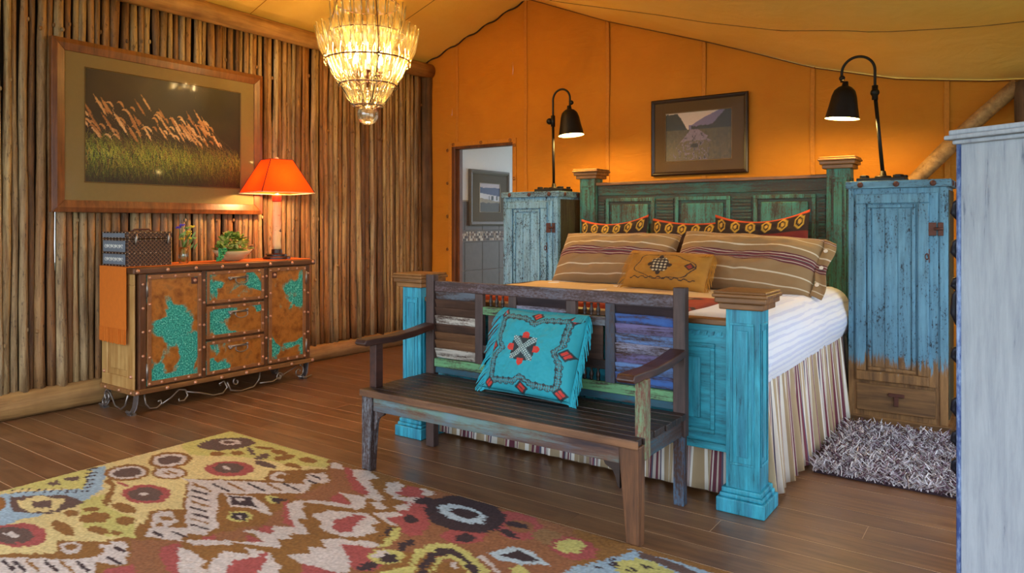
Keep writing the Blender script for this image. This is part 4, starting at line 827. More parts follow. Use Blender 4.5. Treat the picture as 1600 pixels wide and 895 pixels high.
for k in range(120):
    x = .06+.92*R2.random()**.9; y0 = .25+.1*R2.random(); L = .14+.36*R2.random()*(1-.45*abs(x-.42)); lean = -(.10+.16*R2.random())
    for s in range(26): q = s/25; dot(img, x+lean*q*q*.8, y0+L*q*.72, lina((132,98,50))*.7, 1, .75)
    c = lina(R2.choice([(214,160,104),(190,132,76),(170,110,58),(228,182,130)])); hd = .07+.06*R2.random(); tx, ty = x+lean*.8, y0+L*.72; dr = R2.uniform(-1.2,.4)
    for s in range(26): q = s/25; dot(img, tx-hd*q*(.55+.25*dr), ty+hd*1.3*q*(1-.7*q*(dr < -.3)), c*(.7+.3*R2.random()), 2 if .15 < q < .8 else 1)
M_fr1 = wood('figured_veneer_frame', (92,50,22), (146,88,42), 'z', .35, 30); M_mat1 = flat('olive_gold_mat', (126,106,62), .85, var=.08)
XG = -5.625
picture('grass_picture', 'large framed photograph of sunlit grass seed heads on the pole wall', (XG,3.16,1.44), 2.28, 4.025, 1.437, 2.695, .088, .05, M_fr1, M_mat1, (2.51,3.80,1.665,2.505), img, lambda p: Vector((XG-p[1], p[0], p[2])), flat('bronze_fillet',(120,86,46),.4,.5))
nz, na = 110, 150; Zg, Ag = np.meshgrid(np.linspace(0,1,nz), np.linspace(0,1,na), indexing='ij'); n1 = fbm(Ag*8, Zg*8, 1, 1); n2 = fbm(Ag*50, Zg*22, 1, 6); Rv = np.zeros((nz,na,3))
Rv[:] = lina((206,186,168)); rid = .72+.28*np.clip((Ag-.42)/.42,0,1)**.8+.02*n2; Rv = np.where((Zg < rid)[...,None] & (Ag > .36)[...,None], lina((112,100,132)), Rv)
rid2 = .98-.62*np.clip((Ag-.18)/.26,0,1)**1.2+.05*(n2-.5); Rv = np.where(((Zg < rid2) & (Ag < .46))[...,None], lina((40,42,34))*(.5+n2[...,None]), Rv); rid3 = .70+.28*np.clip((Ag-.72)/.2,0,1)+.07*(n2-.5)+.06*np.clip(Ag-.4,0,1); Rv = np.where(((Zg < rid3) & (Ag > .40))[...,None], lina((46,44,38))*(.5+n2[...,None]), Rv)
lb = .40-.0*Zg-.42*(.68-Zg)/.68+.02*n1; rb = .44+.75*(.68-Zg)**.8; rb = np.where(Zg < .5, .78-.2*n1, rb); riv = (Zg < .64) & (Ag > np.clip(lb,.05,.45)) & (Ag < rb)
Rv = np.where((Zg < .64)[...,None] & ~riv[...,None], lina((84,72,46))*(.45+n2[...,None]), Rv); Rv = np.where(riv[...,None], (lina((128,108,120))*(.6+.7*n2[...,None])), Rv); Rv = np.where((riv & (n2 < .30))[...,None], lina((46,38,36)), Rv)
Rv = np.where(((Zg < .34+.1*n1) & (n2 > .42))[...,None], lina((98,82,52))*(.4+n2[...,None]*.8), Rv); Rv = np.where((((Ag-.45)/.06)**2+((Zg-.30)/.045)**2 < 1)[...,None], lina((36,28,24)), Rv)
YP = 6.30
picture('river_picture', 'dark framed photograph of a mountain river above the headboard', (-2.405,YP,1.8), -2.862,-1.95,1.800,2.512,.036,.035, flat('near_black_frame',(44,26,18),.35), flat('dark_olive_mat',(92,68,36),.85,var=.06), (-2.715,-2.10,1.935,2.375), Rv, lambda p: Vector((p[0], YP+p[1], p[2])), flat('pale_fillet',(170,140,100),.5))
bi = np.zeros((60,60,3)); Zg, Ag = np.meshgrid(np.linspace(0,1,60), np.linspace(0,1,60), indexing='ij'); n2 = fbm(Ag*9, Zg*14, 1, 3)
bi[:] = lina((52,66,112)); bi = np.where((Zg > .86+.1*(n2-.5))[...,None], lina((196,186,196)), bi); bi = np.where((Zg < .66-.1*Ag)[...,None], lina((206,208,216)), bi); bi = np.where((Zg < .46-.12*Ag+.05*n2)[...,None], lina((150,138,112)), bi); bi = np.where((Zg < .32+.1*(n2-.5))[...,None], lina((66,62,46)), bi); bi = np.where(((np.abs(Ag-.62) < .06)|(np.abs(Ag-.47)<.02)|(np.abs(Ag-.86)<.03))[...,None] & ((Zg > .42) & (Zg < .56))[...,None], lina((34,40,44)), bi)
XK = XB+.045
picture('bathroom_picture', 'grey framed snowy landscape photograph on the bathroom wall', (XK,6.98,1.33), 6.60, 7.40, 1.33, 2.0, .05, .035, flat('grey_wood_frame',(92,84,76),.5), flat('grey_mat',(98,92,80),.85,var=.05), (6.80,7.20,1.50,1.84), bi, lambda p: Vector((XK-p[1], p[0], p[2])), flat('white_fillet',(210,206,196),.5))
# ================================================================== bottle chandelier
cx, cy = -4.294, 4.05
ch = thing('chandelier', 'tiered chandelier of upturned glass bottles with lit candle bulbs', 'chandelier', (cx,cy,2.146))
M_bot = thin_glass('bottle_glass', (1.,.95,.76,1), .025, .07, .06, .8, .32)
bpr = [(.030,.0),(.034,-.004),(.034,-.15),(.030,-.175),(.016,-.215),(.014,-.255),(.017,-.262),(.017,-.275)]
bots = mesh('bottle', MB().lathe(bpr[::-1], 12, caps=False), M_bot, smooth=True)
def tier(n, rt, rb, zt, zb, s=1., ph=0.):
    L = math.hypot(rt-rb, zt-zb); til = math.atan2(rt-rb, zt-zb)
    for k in range(n):
        a = 2*math.pi*k/n+ph; sc = L/.275
        o = inst('bottle', bots, (cx+rt*math.cos(a), cy+rt*math.sin(a), zt), ch, scale=(s,s,sc))
        o.rotation_mode = 'QUATERNION'; d = Vector((rb-rt,0,zb-zt)).normalized(); q = Vector((0,0,-1)).rotation_difference(d); o.rotation_quaternion = Matrix.Rotation(a,3,'Z').to_quaternion() @ q
tier(18,.275,.25,3.12,2.86,1.0); tier(24,.385,.325,2.93,2.63,1.05,.1); tier(20,.305,.215,2.71,2.455,1.0,.05); tier(13,.20,.11,2.50,2.29,.85); tier(12,.19,.17,2.93,2.70,.9,.2)
for R_, z in ((.335,2.655),(.225,2.465),(.112,2.30),(.30,2.87),(.25,3.11)): part('hoop', MB().ring((cx,cy,z), R_, .006, 56, 6), M_rust, ch, smooth=True)
part('globe', MB().lathe([(.05,2.292),(.068,2.285),(.082,2.255),(.085,2.23),(.080,2.20),(.062,2.168),(.035,2.152),(.002,2.147)], 24, (cx,cy,0), caps=False), thin_glass('globe_glass',(.98,.94,.85,1),.05,.25), ch, smooth=True)
lk = mesh('chain_link', MB().ring((0,0,0), .015, .0028, 14, 5), M_black, smooth=True)
for k in range(4):
    a = math.pi/2*k+.45+math.radians(-55); P = [(.345,2.68),(.335,2.655),(.235,2.475),(.225,2.465),(.122,2.31)]
    pt = lambda r, z: Vector((cx+r*math.cos(a), cy+r*math.sin(a), z))
    part('stay_rod', MB().tube([pt(.322,2.618),pt(.25,2.50)], .004, 6), M_black, ch); part('stay_rod', MB().tube([pt(.212,2.44),pt(.14,2.335)], .004, 6), M_black, ch); part('stay_rod', MB().tube([pt(.335,2.66),pt(.31,2.87),pt(.25,3.11),pt(.03,3.55)], .005, 6), M_rust, ch)
    for r, z in ((.345,2.675),(.338,2.65),(.33,2.632),(.245,2.487),(.232,2.468),(.22,2.452),(.13,2.322),(.12,2.308)): inst('chain_link', lk, pt(r,z), ch, (random.random()*3,random.random()*3,random.random()*3))
part('stem', MB().tube([(cx,cy,2.45),(cx,cy,3.74)], .010, 8), M_rust, ch, smooth=True); part('ceiling_rose', MB().lathe([(.07,3.70),(.07,3.715),(.02,3.745)], 18, (cx,cy,0)), M_rust, ch, smooth=True)
gb = glow('candle_bulb', (1,.68,.28,1), 16)
for k in range(6):
    a = math.pi/3*k+.35; p = Vector((cx+.115*math.cos(a), cy+.115*math.sin(a), 0))
    ar = part('arm', MB().tube([(cx,cy,2.50),(cx+.06*math.cos(a),cy+.06*math.sin(a),2.47),(p.x,p.y,2.50),(p.x,p.y,2.55)], .006, 6), M_rust, ch, smooth=True)
    part('drip_cup', MB().lathe([(.006,2.545),(.022,2.56),(.024,2.566),(.010,2.568),(.010,2.62)], 12, (p.x,p.y,0)), M_rust, ar, smooth=True)
    part('bulb', MB().lathe([(.009,2.62),(.017,2.64),(.018,2.66),(.010,2.69),(.001,2.71)], 12, (p.x,p.y,0)), gb, ar, smooth=True)
    lamp('candle_light', (p.x,p.y,2.745), CHANDELIER_W/6, (1,.66,.28), .03, ch)
# ================================================================== white wardrobe at the right edge
aw = thing('white_wardrobe', 'tall whitewashed wardrobe with blue grey wear, seen from its side', 'wardrobe', (-.141,2.229,0), -math.radians(30))
M_ww = paint('whitewashed_wood', (158,164,172), (168,174,182), (56,68,96), (92,104,130), .93, 'z', .6, 42, .08, soft=.05, dk=.3)
HW, DW, WW = 1.572, .58, .72
part('carcass', bx((.004,.004,.06),(DW,WW,HW)), M_ww, aw, .004); part('corner_bead', MB().tube([(.004,.003,0),(.004,.003,HW)], .006, 8), paint('blue_worn_edge',(150,170,200),(130,150,190),(46,66,120),(60,80,130),.45,'z'), aw, smooth=True)
part('crown', MB().box((-.022,-.022,HW),(DW+.01,WW+.02,HW+.012)).box((-.014,-.014,HW+.012),(DW+.01,WW+.014,HW+.026)).box((-.008,-.008,HW-.012),(DW+.006,WW+.01,HW)), M_ww, aw, .004)
part('plinth', bx((.012,.012,0),(DW,WW-.01,.06)), M_ww, aw)
M_pull = flat('dark_blue_iron', (28,28,40), .45, .5)
part('front_door', bx((-.014,.03,.56),(.004,WW-.03,HW-.03)), M_ww, aw, .003)
for z0 in (.09,.32): part('drawer', bx((-.014,.03,z0),(.004,WW-.03,z0+.21)), M_ww, aw, .003)
for z, L in ((1.39,.05),(1.285,.05),(1.19,.03),(1.13,.10),(1.0,.04),(.86,.05),(.775,.04),(.70,.04)): part('hinge_pull', MB().tube([(-.012,.035,z+L*.5),(-.026,.035,z+L*.3),(-.030,.035,z-L*.2),(-.018,.035,z-L*.5)], [.006,.010,.010,.007], 8), M_pull, aw, smooth=True)
